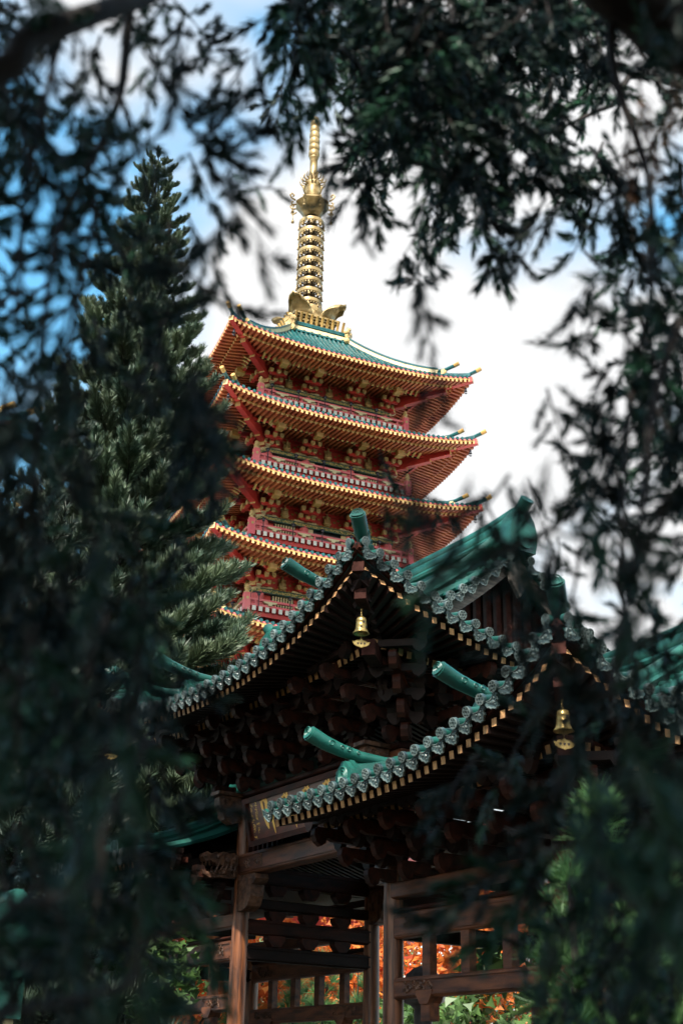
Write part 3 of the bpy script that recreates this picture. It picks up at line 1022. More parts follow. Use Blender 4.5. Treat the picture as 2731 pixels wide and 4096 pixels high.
def plaque_mesh():
    b = MB()
    out = [(-0.2, 0), (0.2, 0), (0.24, 0.06), (0.17, 0.12), (0.22, 0.22), (0.2, 0.36), (0.1, 0.44), (0.05, 0.5), (-0.05, 0.5), (-0.1, 0.44), (-0.2, 0.36), (-0.22, 0.22), (-0.17, 0.12), (-0.24, 0.06)]
    b.prism(out, (0, 0, 0), (0, 1, 0), (0, 0, 1), (1, 0, 0), 0.22)
    inn = [(x * 1.12, (y - 0.24) * 1.08 + 0.25) for x, y in out]
    b.prism(inn, (0.02, 0, 0), (0, 1, 0), (0, 0, 1), (1, 0, 0), 0.08)
    for r in (0.13, 0.085, 0.045):
        pts = [(-0.115, r * math.cos(q * math.pi / 7) * 0.85, 0.27 + r * 1.1 * math.sin(q * math.pi / 7)) for q in range(15)]
        b.tube(pts, 0.018, 4, 0, cap=False)
    return b.mesh('ridge_plaque', ['teal'], 'auto')
PLAQ = plaque_mesh()

def arm_profile(Lr, h=0.2):
    return [(0, 0), (0, h), (Lr, h), (Lr + 0.05, h - 0.05), (Lr + 0.06, h - 0.13), (Lr + 0.01, h - 0.24), (Lr - 0.08, h - 0.30), (Lr - 0.16, h - 0.25), (Lr - 0.19, h - 0.16), (Lr - 0.26, h - 0.17), (Lr - 0.34, 0)]
def cluster_mesh(reach=1.5, tiers=4, step=0.29, cross=True):
    """bracket arms stepping outward along -x, bottom at z = 0"""
    b = MB()
    for t in range(tiers):
        Lr = reach * (t + 1) / tiers
        b.prism(arm_profile(Lr), (0, 0, t * step), (-1, 0, 0), (0, 0, 1), (0, 1, 0), 0.13)
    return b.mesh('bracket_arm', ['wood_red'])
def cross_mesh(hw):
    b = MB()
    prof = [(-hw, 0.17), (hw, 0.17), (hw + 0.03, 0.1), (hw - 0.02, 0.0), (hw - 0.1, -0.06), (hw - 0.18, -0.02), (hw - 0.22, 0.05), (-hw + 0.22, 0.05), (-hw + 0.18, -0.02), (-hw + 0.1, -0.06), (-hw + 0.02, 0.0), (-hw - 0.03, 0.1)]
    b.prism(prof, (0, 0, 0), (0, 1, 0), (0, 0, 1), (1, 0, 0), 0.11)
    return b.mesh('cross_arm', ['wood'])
bb = MB()
bb.box((0, 0, 0.05), (0.19, 0.19, 0.1))
bb.prism([(-0.095, 0), (0.095, 0), (0.06, -0.08), (-0.06, -0.08)], (0, 0, 0), (1, 0, 0), (0, 0, 1), (0, 1, 0), 0.15)
GBLOCK = bb.mesh('bearing_block', ['wood'])

def eave_points(rf, side, n=200):
    """dense polyline of an eave; side L = a0 edge, R = b0 edge, F = b1 edge, B = a1 edge"""
    pts = []
    for i in range(n + 1):
        t = i / n
        if side in 'LB':
            a, b = (rf.a0 if side == 'L' else rf.a1), rf.b0 + t * (rf.b1 - rf.b0)
        else:
            a, b = rf.a0 + t * (rf.a1 - rf.a0), (rf.b0 if side == 'R' else rf.b1)
        pts.append(Vector((a, b, rf.top(a, b))))
    return pts

def along(pts, step, start):
    out, acc, nxt = [], 0.0, start
    for p, q in zip(pts[:-1], pts[1:]):
        l = (q - p).length
        while acc + l >= nxt:
            f = (nxt - acc) / l
            out.append((p.lerp(q, f), (q - p).normalized()))
            nxt += step
        acc += l
    return out

OUTW = {'L': Vector((-1, 0, 0)), 'B': Vector((1, 0, 0)), 'R': Vector((0, -1, 0)), 'F': Vector((0, 1, 0))}
OFF = Vector((GA, GB, 0))
gcount = {'rafter': 0}
trnd = random.Random(77)

def build_roof(name, rf, sides, lab):
    # skin, soffit
    s = MB()
    na, nb = 28, 34
    ylim = rf.hy - rf.gin
    bl = rf.bc - ylim if rf.hipn else rf.b0
    bh = rf.bc + ylim if rf.hipf else rf.b1
    def gridf(a_list, b_list, fn, m, flip=False):
        s.grid([[Vector((a, b, fn(a, b))) - OFF for b in b_list] for a in a_list], m, flip)
    As = [rf.a0 + (rf.a1 - rf.a0) * i / na for i in range(na + 1)]
    gridf(As, [bl + (bh - bl) * i / nb for i in range(nb + 1)], lambda a, b: rf.topmain(a, b) - 0.03, 0)
    for hip, e0, e1 in ((rf.hipn, rf.b0, bl + 0.4), (rf.hipf, bh - 0.4, rf.b1)):
        if hip:
            gridf(As, [e0 + (e1 - e0) * i / 8 for i in range(9)], lambda a, b: rf.topside(a, b) - 0.05, 0)
    Ai = [rf.a0 + 0.06 + (rf.a1 - rf.a0 - 0.12) * i / na for i in range(na + 1)]
    bi0, bi1 = rf.b0 + (0.06 if rf.hipn else 0), rf.b1 - (0.06 if rf.hipf else 0)
    gridf(Ai, [bi0 + (bi1 - bi0) * i / nb for i in range(nb + 1)], rf.sof, 1, True)
    roof = ob('roof', s.mesh('roof', ['teal_dark', 'wood'], True), gate)
    # eave tiles, fascia and rafters on the sides in view; the hidden sides get joined ones
    hid = MB()
    for side in 'LRFB':
        if (side == 'R' and not rf.hipn) or (side == 'F' and not rf.hipf):
            continue
        ep = eave_points(rf, side)
        o = OUTW[side]
        fb = MB()
        pl = [p - OFF - o * 0.05 + Vector((0, 0, -0.07)) for p in ep[::10]]
        fb.strip(pl, 0.06, 0.13, 0)
        ob('eave_board', fb.mesh('eave_board', ['wood_red']), roof)
        pts = along(ep, 0.3, 0.12)
        for p, t in pts:
            tt = t if side in 'RB' else t
            up = Vector((0, 0, 1))
            n = (t.cross(o) if t.cross(o).z > 0 else o.cross(t)).normalized()
            o2 = (o - Vector((0, 0, 0.22))).normalized()
            n = (n + t * trnd.uniform(-0.07, 0.07)).normalized()
            o2 = (o2 + t * trnd.uniform(-0.05, 0.05)).normalized()
            n = (n - o2 * n.dot(o2)).normalized()
            x = o2.cross(n).normalized()
            if side in sides:
                u_ = abs((p.y - rf.bc) / rf.hy) if side in 'LB' else abs((p.x - rf.ac) / rf.hx)
                dc = (1 - u_) * (rf.hy if side in 'LB' else rf.hx)
                ob('disc_tile', DISC, roof, mw=frame_m(p - OFF + o * 0.06 + n * 0.05, x, o2, n) @ Matrix.Diagonal((0.9, min(1.0, max(0.12, (dc - 0.05) / 0.62)), 0.9, 1)))
                ob('drip_tile', DRIP, roof, mw=frame_m(p + t * 0.15 - OFF + o * 0.05, x, o2, n))
            else:
                hid.tube([p - OFF - o2 * 0.6 + n * 0.05, p - OFF + o2 * 0.1 + n * 0.05], 0.09, 6, 0)
        # flying rafters
        rp_ = along(ep, 0.19, 0.25)
        st_ = MB()
        for p, t in rp_:
            u = abs((p.y - rf.bc) / rf.hy) if side in 'LB' else abs((p.x - rf.ac) / rf.hx)
            dist_corner = (1 - u) * (rf.hy if side in 'LB' else rf.hx)
            ln = min(1.25, dist_corner + 0.1)
            if ln < 0.15:
                continue
            q0 = p - o * 0.07
            q1 = p - o * (0.07 + ln)
            z0 = rf.sof(q0.x, q0.y) - 0.1
            z1 = rf.sof(q1.x, q1.y) - 0.1
            A = Vector((q0.x, q0.y, z0)) - OFF
            B = Vector((q1.x, q1.y, z1)) - OFF
            if side in sides and gcount['rafter'] < 300:
                y = (B - A)
                l = y.length
                y = y / l
                x = y.cross(Vector((0, 0, 1))).normalized()
                z = x.cross(y)
                mtx = frame_m(A, x, y * l, z)
                ob('rafter', GRAFT, roof, mw=mtx)
                gcount['rafter'] += 1
            else:
                st_.bar(A, B, 0.095, 0.11, 0, endm=1)
            # main rafters, one layer lower and further in
            ln2 = min(3.2, dist_corner + 0.1)
            if ln2 > 1.1:
                q0 = p - o * 1.0
                q1 = p - o * (0.07 + ln2)
                A = Vector((q0.x, q0.y, rf.sof(q0.x, q0.y) - 0.25)) - OFF
                B = Vector((q1.x, q1.y, rf.sof(q1.x, q1.y) - 0.16)) - OFF
                st_.bar(A, B, 0.1, 0.12, 0, endm=1)
        ob('rafters', st_.mesh('rafters', ['wood', 'rafter_end']), roof, kind='stuff')
        # purlin carrying the flying rafters
        pb = MB()
        path = []
        for p in ep[::8]:
            u = abs((p.y - rf.bc) / rf.hy) if side in 'LB' else abs((p.x - rf.ac) / rf.hx)
            if (1 - u) * (rf.hy if side in 'LB' else rf.hx) < 1.05:
                continue
            q = p - o * 1.08
            path.append(Vector((q.x, q.y, rf.sof(q.x, q.y) - 0.17)) - OFF)
        pb.strip(path, 0.12, 0.1, 0)
        q = [p_ - Vector((0, 0, 0.22)) - o * 0.4 for p_ in path]
        pb.strip(q, 0.16, 0.16, 0)
        ob('eave_purlin', pb.mesh('eave_purlin', ['wood_red']), roof)
    # tile courses up the slopes
    for b_i in range(int((bh - bl) / 0.3)):
        b = bl + 0.15 + b_i * 0.3
        for sg in (-1, 1):
            pth = [Vector((rf.ac + sg * (rf.hx - 0.55 - q * (rf.hx - 0.55) / 6), b, 0)) for q in range(7)]
            hid.tube([Vector((p.x, p.y, rf.topmain(p.x, p.y) + 0.03)) - OFF for p in pth], 0.08, 5, 0, cap=False)
    ob('tile_courses', hid.mesh('tile_courses', ['teal']), roof, kind='stuff')
    # main ridge
    rt = rf.z0 + rf.rise
    r0, r1 = (bl + 0.05 if rf.hipn else rf.b0), (bh + 0.15 if rf.hipf else rf.b1)
    def rz(b):
        v = 0.0
        if rf.hipn:
            v += 0.1 * max(0, 1 - (b - r0) / 1.6) ** 2
        if rf.hipf:
            v += 0.2 * max(0, 1 - (r1 - b) / 1.6) ** 2
        return rt + v
    bs = [r0 + (r1 - r0) * i / 24 for i in range(25)]
    rm = MB()
    rm.strip([gl(rf.ac, b, rz(b) + 0.15) for b in bs], 0.24, 0.5, 0)
    rm.tube([gl(rf.ac, b, rz(b) + 0.45) for b in bs], 0.16, 10, 0)
    rm.tube([gl(rf.ac - 0.13, b, rz(b) + 0.3) for b in bs], 0.07, 8, 0)
    rm.tube([gl(rf.ac + 0.13, b, rz(b) + 0.3) for b in bs], 0.07, 8, 0)
    rm.tube([gl(rf.ac, b, rz(b) + 0.62) for b in bs], 0.12, 10, 0)
    rg_ = ob('main_ridge', rm.mesh('main_ridge', ['teal'], 'auto'), roof)
    bo = MB()
    for i in range(int((r1 - r0) / 1.2)):
        b = r0 + 0.9 + i * 1.2
        for sg in (-1, 1):
            bo.prism([(0.12 * math.cos(q * math.pi / 6), 0.12 * math.sin(q * math.pi / 6)) for q in range(12)], gl(rf.ac + sg * 0.13, b, rz(b) + 0.08), (0, 1, 0), (0, 0, 1), (1, 0, 0), 0.06)
    ob('ridge_boss', bo.mesh('ridge_boss', ['teal_dark']), roof)
    for hip, bb_, sg in ((rf.hipn, r0, -1), (rf.hipf, r1, 1)):
        if not hip:
            continue
        # upswept ridge end
        e = MB()
        z = rz(bb_)
        e.tube([gl(rf.ac, bb_ - sg * 0.5, z + 0.4), gl(rf.ac, bb_, z + 0.55), gl(rf.ac, bb_ + sg * 0.2, z + 0.64), gl(rf.ac, bb_ + sg * 0.36, z + 0.78)], [0.13, 0.13, 0.13, 0.14], 14, 0)
        e.prism([(-0.26, -0.35), (0.26, -0.35), (0.34, 0.0), (0.26, 0.3), (0.12, 0.5), (-0.12, 0.5), (-0.26, 0.3), (-0.34, 0)], gl(rf.ac, bb_ + sg * 0.08, z + 0.12), (1, 0, 0), (0, 0, 1), (0, 1, 0), 0.3)
        e.tube([gl(rf.ac, bb_ + sg * 0.2, z), gl(rf.ac, bb_ + sg * 0.28, z)], 0.18, 14, 0)
        ob('ridge_end', e.mesh('ridge_end', ['teal'], 'auto'), roof)
        # gable: wall, bargeboard, verge tiles stepping down both slopes
        gwl = bb_ - sg * 0.45
        n_ = 12
        halfw = rf.hx - rf.gin - 0.35
        poly = [Vector((rf.ac + (i / n_ * 2 - 1) * halfw, gwl, 0)) for i in range(n_ + 1)]
        gm = MB()
        topv = [gl(p.x, p.y, rf.topmain(p.x, rf.bc) - 0.2) for p in poly]
        botv = [gl(p.x, p.y, rf.z0 + rf.h(rf.gin + 0.4)) for p in poly]
        gm.grid([topv, botv], 0)
        ob('gable_wall', gm.mesh('gable_wall', ['wood_matte']), roof)
        for i in range(-9, 10):
            x = rf.ac + i * 0.24
            zt_, zb_ = rf.topmain(x, rf.bc) - 0.22, rf.z0 + rf.h(rf.gin + 0.4)
            if abs(x - rf.ac) < halfw - 0.1 and zt_ - zb_ > 0.15:
                bt_ = MB()
                bt_.box((0, 0, 0), (0.07, 0.06, zt_ - zb_))
                ob('gable_batten', bt_.mesh('gable_batten', ['wood']), roof, gl(x, gwl + sg * 0.03, (zt_ + zb_) / 2))
        for s2 in (-1, 1):
            bm_ = MB()
            hv = halfw * 0.7
            pth = [gl(rf.ac + s2 * (0.05 + hv * i / 8), bb_ - sg * 0.12, rf.topmain(rf.ac + s2 * hv * i / 8, rf.bc) - 0.22) for i in range(9)]
            bm_.strip(pth, 0.07, 0.3, 0)
            ob('bargeboard', bm_.mesh('bargeboard', ['grey_wood']), roof)
            dr = MB()
            pth = [gl(rf.ac + s2 * (0.1 + halfw * 0.75 * i / 8), bb_ - sg * 0.5, rf.topmain(rf.ac + s2 * halfw * 0.75 * i / 8, rf.bc) + 0.22) for i in range(9)]
            dr.strip([p - Vector((0, 0, 0.08)) for p in pth], 0.2, 0.26, 0)
            dr.tube([p + Vector((0, 0, 0.1)) for p in pth], 0.1, 10, 0)
            for oy in (-0.11, 0.11):
                dr.tube([p + Vector((0, oy, -0.02)) for p in pth], 0.045, 6, 0)
            ob('descending_ridge', dr.mesh('descending_ridge', ['teal'], 'auto'), roof)
            for i in range(int(halfw * 0.72 / 0.28)):
                x = rf.ac + s2 * (0.25 + i * 0.28)
                dz = rf.topmain(x + s2 * 0.1, rf.bc) - rf.topmain(x - s2 * 0.1, rf.bc)
                t = Vector((s2 * 0.2, 0, dz)).normalized()
                o2 = Vector((0, sg, -0.2)).normalized()
                n = t.cross(o2)
                if n.z < 0:
                    n = -n
                p = gl(x, bb_ + sg * 0.06, rf.topmain(x, rf.bc) + 0.02)
                xx = o2.cross(n).normalized()
                ob('disc_tile', DISC, roof, mw=frame_m(p, xx, o2, n))
                ob('drip_tile', DRIP, roof, mw=frame_m(p + t * 0.14, xx, o2, n))
        cu_ = MB()
        cu_.prism([(0.0, 0.3), (0.16, 0.22), (0.24, 0.05), (0.2, -0.12), (0.08, -0.3), (0, -0.42), (-0.08, -0.3), (-0.2, -0.12), (-0.24, 0.05), (-0.16, 0.22)], gl(rf.ac, bb_ + sg * 0.0, rt - 0.55), (1, 0, 0), (0, 0, 1), (0, 1, 0), 0.08)
        ob('gable_pendant', cu_.mesh('gable_pendant', ['grey_wood']), roof)
    # hip ridges and horns at the corners
    for hip, bt, sg in ((rf.hipn, rf.b0, 1), (rf.hipf, rf.b1, -1)):
        if not hip:
            continue
        for at, sx in ((rf.a0, 1), (rf.a1, -1)):
            Lh = rf.gin + 0.5
            pp = []
            for i in range(9):
                d = 0.12 + (Lh - 0.12) * i / 8
                a, b = at + sx * d, bt + sg * d
                pp.append(gl(a, b, rf.topside(a, b)))
            hr = MB()
            hr.strip([p + Vector((0, 0, 0.12)) for p in pp], 0.22, 0.24, 0)
            ob('hip_ridge', hr.mesh('hip_ridge', ['teal']), roof)
            tip = gl(at + sx * 0.02, bt + sg * 0.02, rf.top(at, bt) + 0.42)
            xd = Vector((sx, sg, 0)).normalized()
            zd = Vector((0, 0, 1))
            # the corner horn rears up more steeply than the others
            xd2 = (xd * 0.96 - zd * 0.28 + Vector((0, -0.1, 0))).normalized()
            zd2 = (zd * 0.96 + xd * 0.28).normalized()
            ob('ridge_horn', HORN, roof, mw=frame_m(tip, xd2, zd2.cross(xd2).normalized(), xd2.cross(zd2.cross(xd2).normalized())) @ Matrix.Scale(0.95, 4))
            # corner beam, two stacked noses
            cb = MB()
            for d0, z_, w_, h_ in ((0.10, -0.2, 0.19, 0.18), (0.26, -0.36, 0.19, 0.18), (0.8, -0.6, 0.22, 0.26)):
                a, b = at + sx * d0, bt + sg * d0
                a2, b2 = at + sx * 2.4, bt + sg * 2.4
                cb.bar(gl(a, b, rf.sof(a, b) + z_ + 0.1), gl(a2, b2, rf.sof(a2, b2) - 0.15 + z_ * 0.5), w_, h_)
            ob('corner_beam', cb.mesh('corner_beam', ['wood_matte']), roof)
    return roof

def eave_horn(roof, rf, b, lift=0.42, back=2.4, plaq=True, da=0.35):
    """a descending ridge that ends above the long eave in a horn over a round plaque"""
    a = rf.a0 + da
    z = rf.top(a, b)
    ob('ridge_horn', HORN, roof, mw=Matrix.Translation(gl(a - 0.75, b, z + lift + 0.32)) @ Matrix.Diagonal((1.0, 0.88, 0.88, 1)))
    if plaq:
        ob('ridge_plaque', PLAQ, roof, gl(a, b, z - 0.05))
    m = MB()
    pth = [gl(a + q * back / 6, b, rf.top(a + q * back / 6, b) + 0.16) for q in range(7)]
    m.strip(pth, 0.2, 0.34, 0)
    m.tube([p + Vector((0, 0.0, 0.13)) for p in pth], 0.13, 8, 0)
    m.tube([p + Vector((0, -0.1, 0.02)) for p in pth], 0.05, 6, 0)
    m.tube([p + Vector((0, 0.1, 0.02)) for p in pth], 0.05, 6, 0)
    ob('descending_ridge', m.mesh('descending_ridge', ['teal'], 'auto'), roof)

R1f = Roof(10.35, 18.65, 15.3, 25.5, 8.25, 2.5, 1.32, 2.4, 1.7)
R2f = Roof(10.5, 18.5, 11.0, 17.8, 5.69, 1.75, 1.38, 4.0, 1.8, hipn=True, hipf=False)
R3f = Roof(10.5, 18.5, 23.0, 29.8, 5.69, 1.75, 1.38, 4.0, 1.8, hipn=False, hipf=True)
roof1 = build_roof('roof', R1f, 'LR', 'upper')
roof2 = build_roof('roof', R2f, 'LR', 'near')
roof3 = build_roof('roof', R3f, 'L', 'far')
eave_horn(roof1, R1f, 16.8, lift=0.5)
eave_horn(roof1, R1f, 21.6)
eave_horn(roof1, R1f, 23.7)
eave_horn(roof2, R2f, 12.9)
eave_horn(roof2, R2f, 16.15)
eave_horn(roof3, R3f, 24.6)
eave_horn(roof3, R3f, 28.0)

# ---- brackets under the eaves
CL4, CL3 = cluster_mesh(1.75, 4, 0.29), cluster_mesh(1.6, 3, 0.27)
CR = [cross_mesh(h) for h in (0.3, 0.38, 0.46, 0.54)]
def cluster(a, b, z, rz, tiers, reach, step):
    o = ob('bracket_set', CL4 if tiers == 4 else CL3, gate, gl(a, b, z), (0, 0, rz))
    for t in range(tiers):
        Lr = reach * (t + 1) / tiers
        ob('cross_arm', CR[min(t, 3)], o, (-Lr + 0.14, 0, t * step + 0.24))
        for y in (-1, 1):
            ob('bearing_block', GBLOCK, o, (-Lr + 0.14, y * (0.24 + 0.08 * t), t * step + 0.47))
    return o
for i in range(7):
    cluster(12.85, 17.35 + i * 1.02, 7.12, 0, 4, 1.75, 0.29)
for i in range(4):
    cluster(13.3 + i * 0.95, 17.3, 7.12, math.pi / 2, 4, 1.75, 0.29)
cluster(12.85, 17.3, 7.12, math.pi / 4, 4, 1.75, 0.29)
cluster(12.85, 23.4, 7.12, -math.pi / 4, 4, 1.75, 0.29)
for i in range(6):
    cluster(12.85, 12.95 + i * 0.95, 4.75, 0, 3, 1.6, 0.27)
    cluster(12.85, 23.4 + i * 0.95, 4.75, 0, 3, 1.6, 0.27)
for i in range(3):
    cluster(13.4 + i * 1.0, 12.9, 4.75, math.pi / 2, 3, 1.6, 0.27)
cluster(12.85, 12.9, 4.75, math.pi / 4, 3, 1.6, 0.27)

# ---- columns
colm = {}
def column(a, b, h, r=0.17):
    k = (h, r)
    if k not in colm:
        m = MB()
        m.tube([(0, 0, 0.3), (0, 0, h * 0.5), (0, 0, h)], [r * 1.04, r, r * 0.9], 24)
        colm[k] = m.mesh('column', ['column'], 'auto')
    o = ob('column', colm[k], gate, gl(a, b, 0))
    m = MB()
    m.lathe([(r * 1.9, 0), (r * 1.9, 0.12), (r * 1.6, 0.22), (r * 1.2, 0.32)], 20)
    ob('column_base', m.mesh('column_base', ['rock'], True), o)
for a in (12.9, 16.1):
    for b, h in ((12.9, 4.75), (17.8, 6.95), (23.0, 6.95), (28.0, 4.75)):
        column(a, b, h)

# ---- beams and rails
def beam(a0, b0, a1, b1, z, w, h, mt='beam', name='beam', parent=None):
    m = MB()
    L0 = math.hypot(a1 - a0, b1 - b0)
    hw = L0 / 2
    c = 0.025
    # chamfered section along local y
    sec = [(-w / 2 + c, -h / 2), (w / 2 - c, -h / 2), (w / 2, -h / 2 + c), (w / 2, h / 2 - c), (w / 2 - c, h / 2), (-w / 2 + c, h / 2), (-w / 2, h / 2 - c), (-w / 2, -h / 2 + c)]
    m.prism(sec, (0, 0, 0), (1, 0, 0), (0, 0, 1), (0, 1, 0), L0)
    if h > 0.26:
        for zz in (-h * 0.33, h * 0.36):
            m.box((-w / 2 - 0.012, 0, zz), (0.024, L0 - 0.1, 0.03))
            m.box((w / 2 + 0.012, 0, zz), (0.024, L0 - 0.1, 0.03))
    rz = math.atan2(b1 - b0, a1 - a0) - math.pi / 2
    o = ob(name, m.mesh(name, [mt]), gate, gl((a0 + a1) / 2, (b0 + b1) / 2, z), (0, 0, rz))
    if mt == 'beam' and h > 0.26:
        for e in (-1, 1):
            c_ = MB()
            rnd = random.Random(int(a0 * 10 + b0 * 7 + z * 31 + e))
            for q in range(16):   # scrolling relief near both ends
                y = e * (hw - 0.3 - rnd.random() * 0.75)
                zz = (rnd.random() - 0.5) * h * 0.5
                r = 0.03 + rnd.random() * 0.05
                for sx in (-1, 1):
                    pts = [(sx * (w / 2 + 0.008), y + r * (1 - i / 9) * math.cos(i * 0.8), zz + r * (1 - i / 9) * math.sin(i * 0.8)) for i in range(9)]
                    c_.tube(pts, 0.014, 4, 0, cap=False)
            ob('carved_relief', c_.mesh('carved_relief', ['carve']), o)
    return o
BN = ((12.9, 17.8), (17.8, 23.0), (23.0, 28.0))
for a in (12.9, 16.1):
    beam(a, 17.8, a, 23.0, 5.66, 0.3, 0.42)
    beam(a, 17.4, a, 23.4, 6.88, 0.3, 0.22)
    beam(a, 17.4, a, 23.4, 7.06, 0.36, 0.1, 'wood_red')
    for b0, b1 in (BN[0], BN[2]):
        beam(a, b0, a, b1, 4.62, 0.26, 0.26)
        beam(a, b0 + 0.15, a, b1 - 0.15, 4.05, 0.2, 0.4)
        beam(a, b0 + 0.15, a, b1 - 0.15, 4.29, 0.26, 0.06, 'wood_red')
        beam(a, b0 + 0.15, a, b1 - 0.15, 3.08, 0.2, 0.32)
        for q in range(1, 5):
            b = b0 + (b1 - b0) * q / 5
            m = MB()
            m.box((0, 0, 0), (0.14, 0.2, 0.61))
            m.prism([(0.07 * math.cos(w_ * math.pi / 6), 0.12 * math.sin(w_ * math.pi / 6)) for w_ in range(12)], (-0.07, 0, 0), (0, 1, 0), (0, 0, 1), (1, 0, 0), 0.012)
            ob('transom_post', m.mesh('transom_post', ['beam']), gate, gl(a, b, 3.545))
            if q in (1, 4):
                m = MB()
                m.box((0, 0, 0), (0.2, 0.22, 0.3))
                m.prism([(-0.2, 0.2), (0.2, 0.2), (0.2, 0.14), (0.1, 0.0), (-0.1, 0.0), (-0.2, 0.14)], (0, 0, 0.1), (0, 1, 0), (0, 0, 1), (1, 0, 0), 0.26)
                ob('strut_block', m.mesh('strut_block', ['beam']), gate, gl(a, b, 2.72))
for b in (12.9, 17.8, 23.0, 28.0):
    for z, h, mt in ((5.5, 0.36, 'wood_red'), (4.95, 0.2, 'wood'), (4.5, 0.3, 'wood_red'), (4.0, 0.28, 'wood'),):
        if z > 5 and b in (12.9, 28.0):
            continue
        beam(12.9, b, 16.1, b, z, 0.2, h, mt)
    for z, w_ in ((5.22, 0.28), (4.72, 0.24), (4.25, 0.22)):
        for q in (0.25, 0.5, 0.75):
            m = MB()
            m.prism([(-0.2, 0.11), (0.2, 0.11), (0.2, 0.03), (0.1, -0.1), (-0.1, -0.1), (-0.2, 0.03)], (0, 0, 0), (1, 0, 0), (0, 0, 1), (0, 1, 0), 0.2)
            ob('strut_block', m.mesh('strut_block', ['wood_red']), gate, gl(12.9 + 3.2 * q, b, z))
# upper frieze of the middle bay: board above the sign, lattice beside it
m = MB()
m.box((0, 0, 0), (0.08, 5.0, 0.42))
ob('frieze_board', m.mesh('frieze_board', ['wood_red']), gate, gl(12.95, 20.4, 6.57))
for i in range(26):
    if 6 < i < 18:
        continue
    m = MB()
    m.box((0, 0, 0), (0.09, 0.055, 0.5))
    ob('lattice_bar', m.mesh('lattice_bar', ['wood_red']), gate, gl(12.88, 18.05 + i * 0.186, 6.12))
m = MB()
m.box((0, 0, 0), (0.05, 4.9, 0.52))
ob('lattice_back', m.mesh('lattice_back', ['wood']), gate, gl(12.99, 20.4, 6.12))
m = MB()
m.box((0, 0, 0), (3.1, 5.0, 0.08))
ob('ceiling', m.mesh('ceiling', ['wood']), gate, gl(14.5, 20.4, 6.75))
for (b0, b1) in (BN[0], BN[2]):
    m = MB()
    m.box((0, 0, 0), (3.1, b1 - b0 - 0.2, 0.08))
    ob('ceiling', m.mesh('ceiling', ['wood']), gate, gl(14.5, (b0 + b1) / 2, 5.35))
# big bracket shoes under the front beam, at the two middle columns
m = MB()
m.prism([(-0.14, 0.24), (0.55, 0.24), (0.6, 0.14), (0.5, 0.05), (0.42, 0.05), (0.4, -0.18), (0.3, -0.36), (0.12, -0.44), (-0.14, -0.44)], (0, 0, 0), (0, 1, 0), (0, 0, 1), (1, 0, 0), 0.3)
SHOE = m.mesh('beam_shoe', ['carve'])
ob('beam_shoe', SHOE, gate, gl(12.9, 18.0, 5.2), (0, 0, 0))
ob('beam_shoe', SHOE, gate, gl(12.9, 22.8, 5.2), (0, 0, math.pi))
ob('beam_shoe', SHOE, gate, gl(16.1, 18.0, 5.2), (0, 0, 0))
ob('beam_shoe', SHOE, gate, gl(16.1, 22.8, 5.2), (0, 0, math.pi))
# carved dragon-head beam nose and scroll nose on the far middle column
def dragon():
    b = MB()
    up_ = [(0.0, 0.2), (0.0, -0.02), (-0.3, -0.02), (-0.5, 0.02), (-0.62, 0.07), (-0.74, 0.05), (-0.8, 0.12), (-0.78, 0.2), (-0.7, 0.24), (-0.6, 0.2), (-0.5, 0.25), (-0.42, 0.22), (-0.34, 0.27), (-0.2, 0.24), (-0.1, 0.27)]
    lo_ = [(0.0, -0.02), (0.0, -0.22), (-0.4, -0.24), (-0.62, -0.26), (-0.76, -0.2), (-0.8, -0.12), (-0.72, -0.14), (-0.6, -0.17), (-0.45, -0.14), (-0.3, -0.04)]
    b.prism(up_, (0, 0, 0), (1, 0, 0), (0, 0, 1), (0, 1, 0), 0.2)
    b.prism(lo_, (0, 0, 0), (1, 0, 0), (0, 0, 1), (0, 1, 0), 0.17)
    for sy in (-1, 1):
        for x, z, r in ((-0.46, 0.16, 0.05), (-0.74, 0.14, 0.035), (-0.25, 0.1, 0.06), (-0.15, -0.08, 0.06), (-0.32, -0.14, 0.05), (-0.08, 0.14, 0.05)):
            prof = [(max(0.001, math.sin(math.pi * i / 5)) * r, -math.cos(math.pi * i / 5) * r) for i in range(6)]
            b.lathe(prof, 8, (x, sy * 0.1, z))
        for x in (-0.72, -0.64, -0.55, -0.48):
            b.prism([(-0.018, 0), (0.018, 0), (0, -0.09)], (x, sy * 0.07, 0.06), (1, 0, 0), (0, 0, 1), (0, 1, 0), 0.02)
            b.prism([(-0.018, 0), (0.018, 0), (0, 0.08)], (x, sy * 0.06, -0.18), (1, 0, 0), (0, 0, 1), (0, 1, 0), 0.02)
        for q in range(5):
            x = -0.05 - q * 0.1
            b.tube([(x, sy * 0.1, -0.2 + q * 0.01), (x - 0.05, sy * 0.13, -0.1), (x, sy * 0.12, 0.0), (x + 0.05, sy * 0.11, 0.06)], [0.03, 0.025, 0.02, 0.01], 5)
    return b.mesh('dragon_head', ['carve'])
ob('dragon_head', dragon(), gate, gl(12.72, 23.0, 5.62))
sn = MB()
sn.prism([(0, 0.26), (0, -0.24), (-0.2, -0.3), (-0.36, -0.22), (-0.42, -0.05), (-0.5, 0.05), (-0.52, 0.2), (-0.46, 0.26)], (0, 0, 0), (1, 0, 0), (0, 0, 1), (0, 1, 0), 0.22)
sn.box((-0.26, 0, 0.3), (0.62, 0.34, 0.07))
for sy in (-1, 1):
    for x, z, r in ((-0.28, -0.1, 0.12), (-0.32, 0.12, 0.1)):
        for rr in (r, r * 0.55):
            sn.tube([(x + rr * math.cos(q * 0.63), sy * 0.115, z + rr * math.sin(q * 0.63)) for q in range(11)], 0.022, 5, 0, cap=False)
SCROLL = sn.mesh('scroll_nose', ['carve'])
ob('scroll_nose', SCROLL, gate, gl(12.72, 23.0, 6.75))
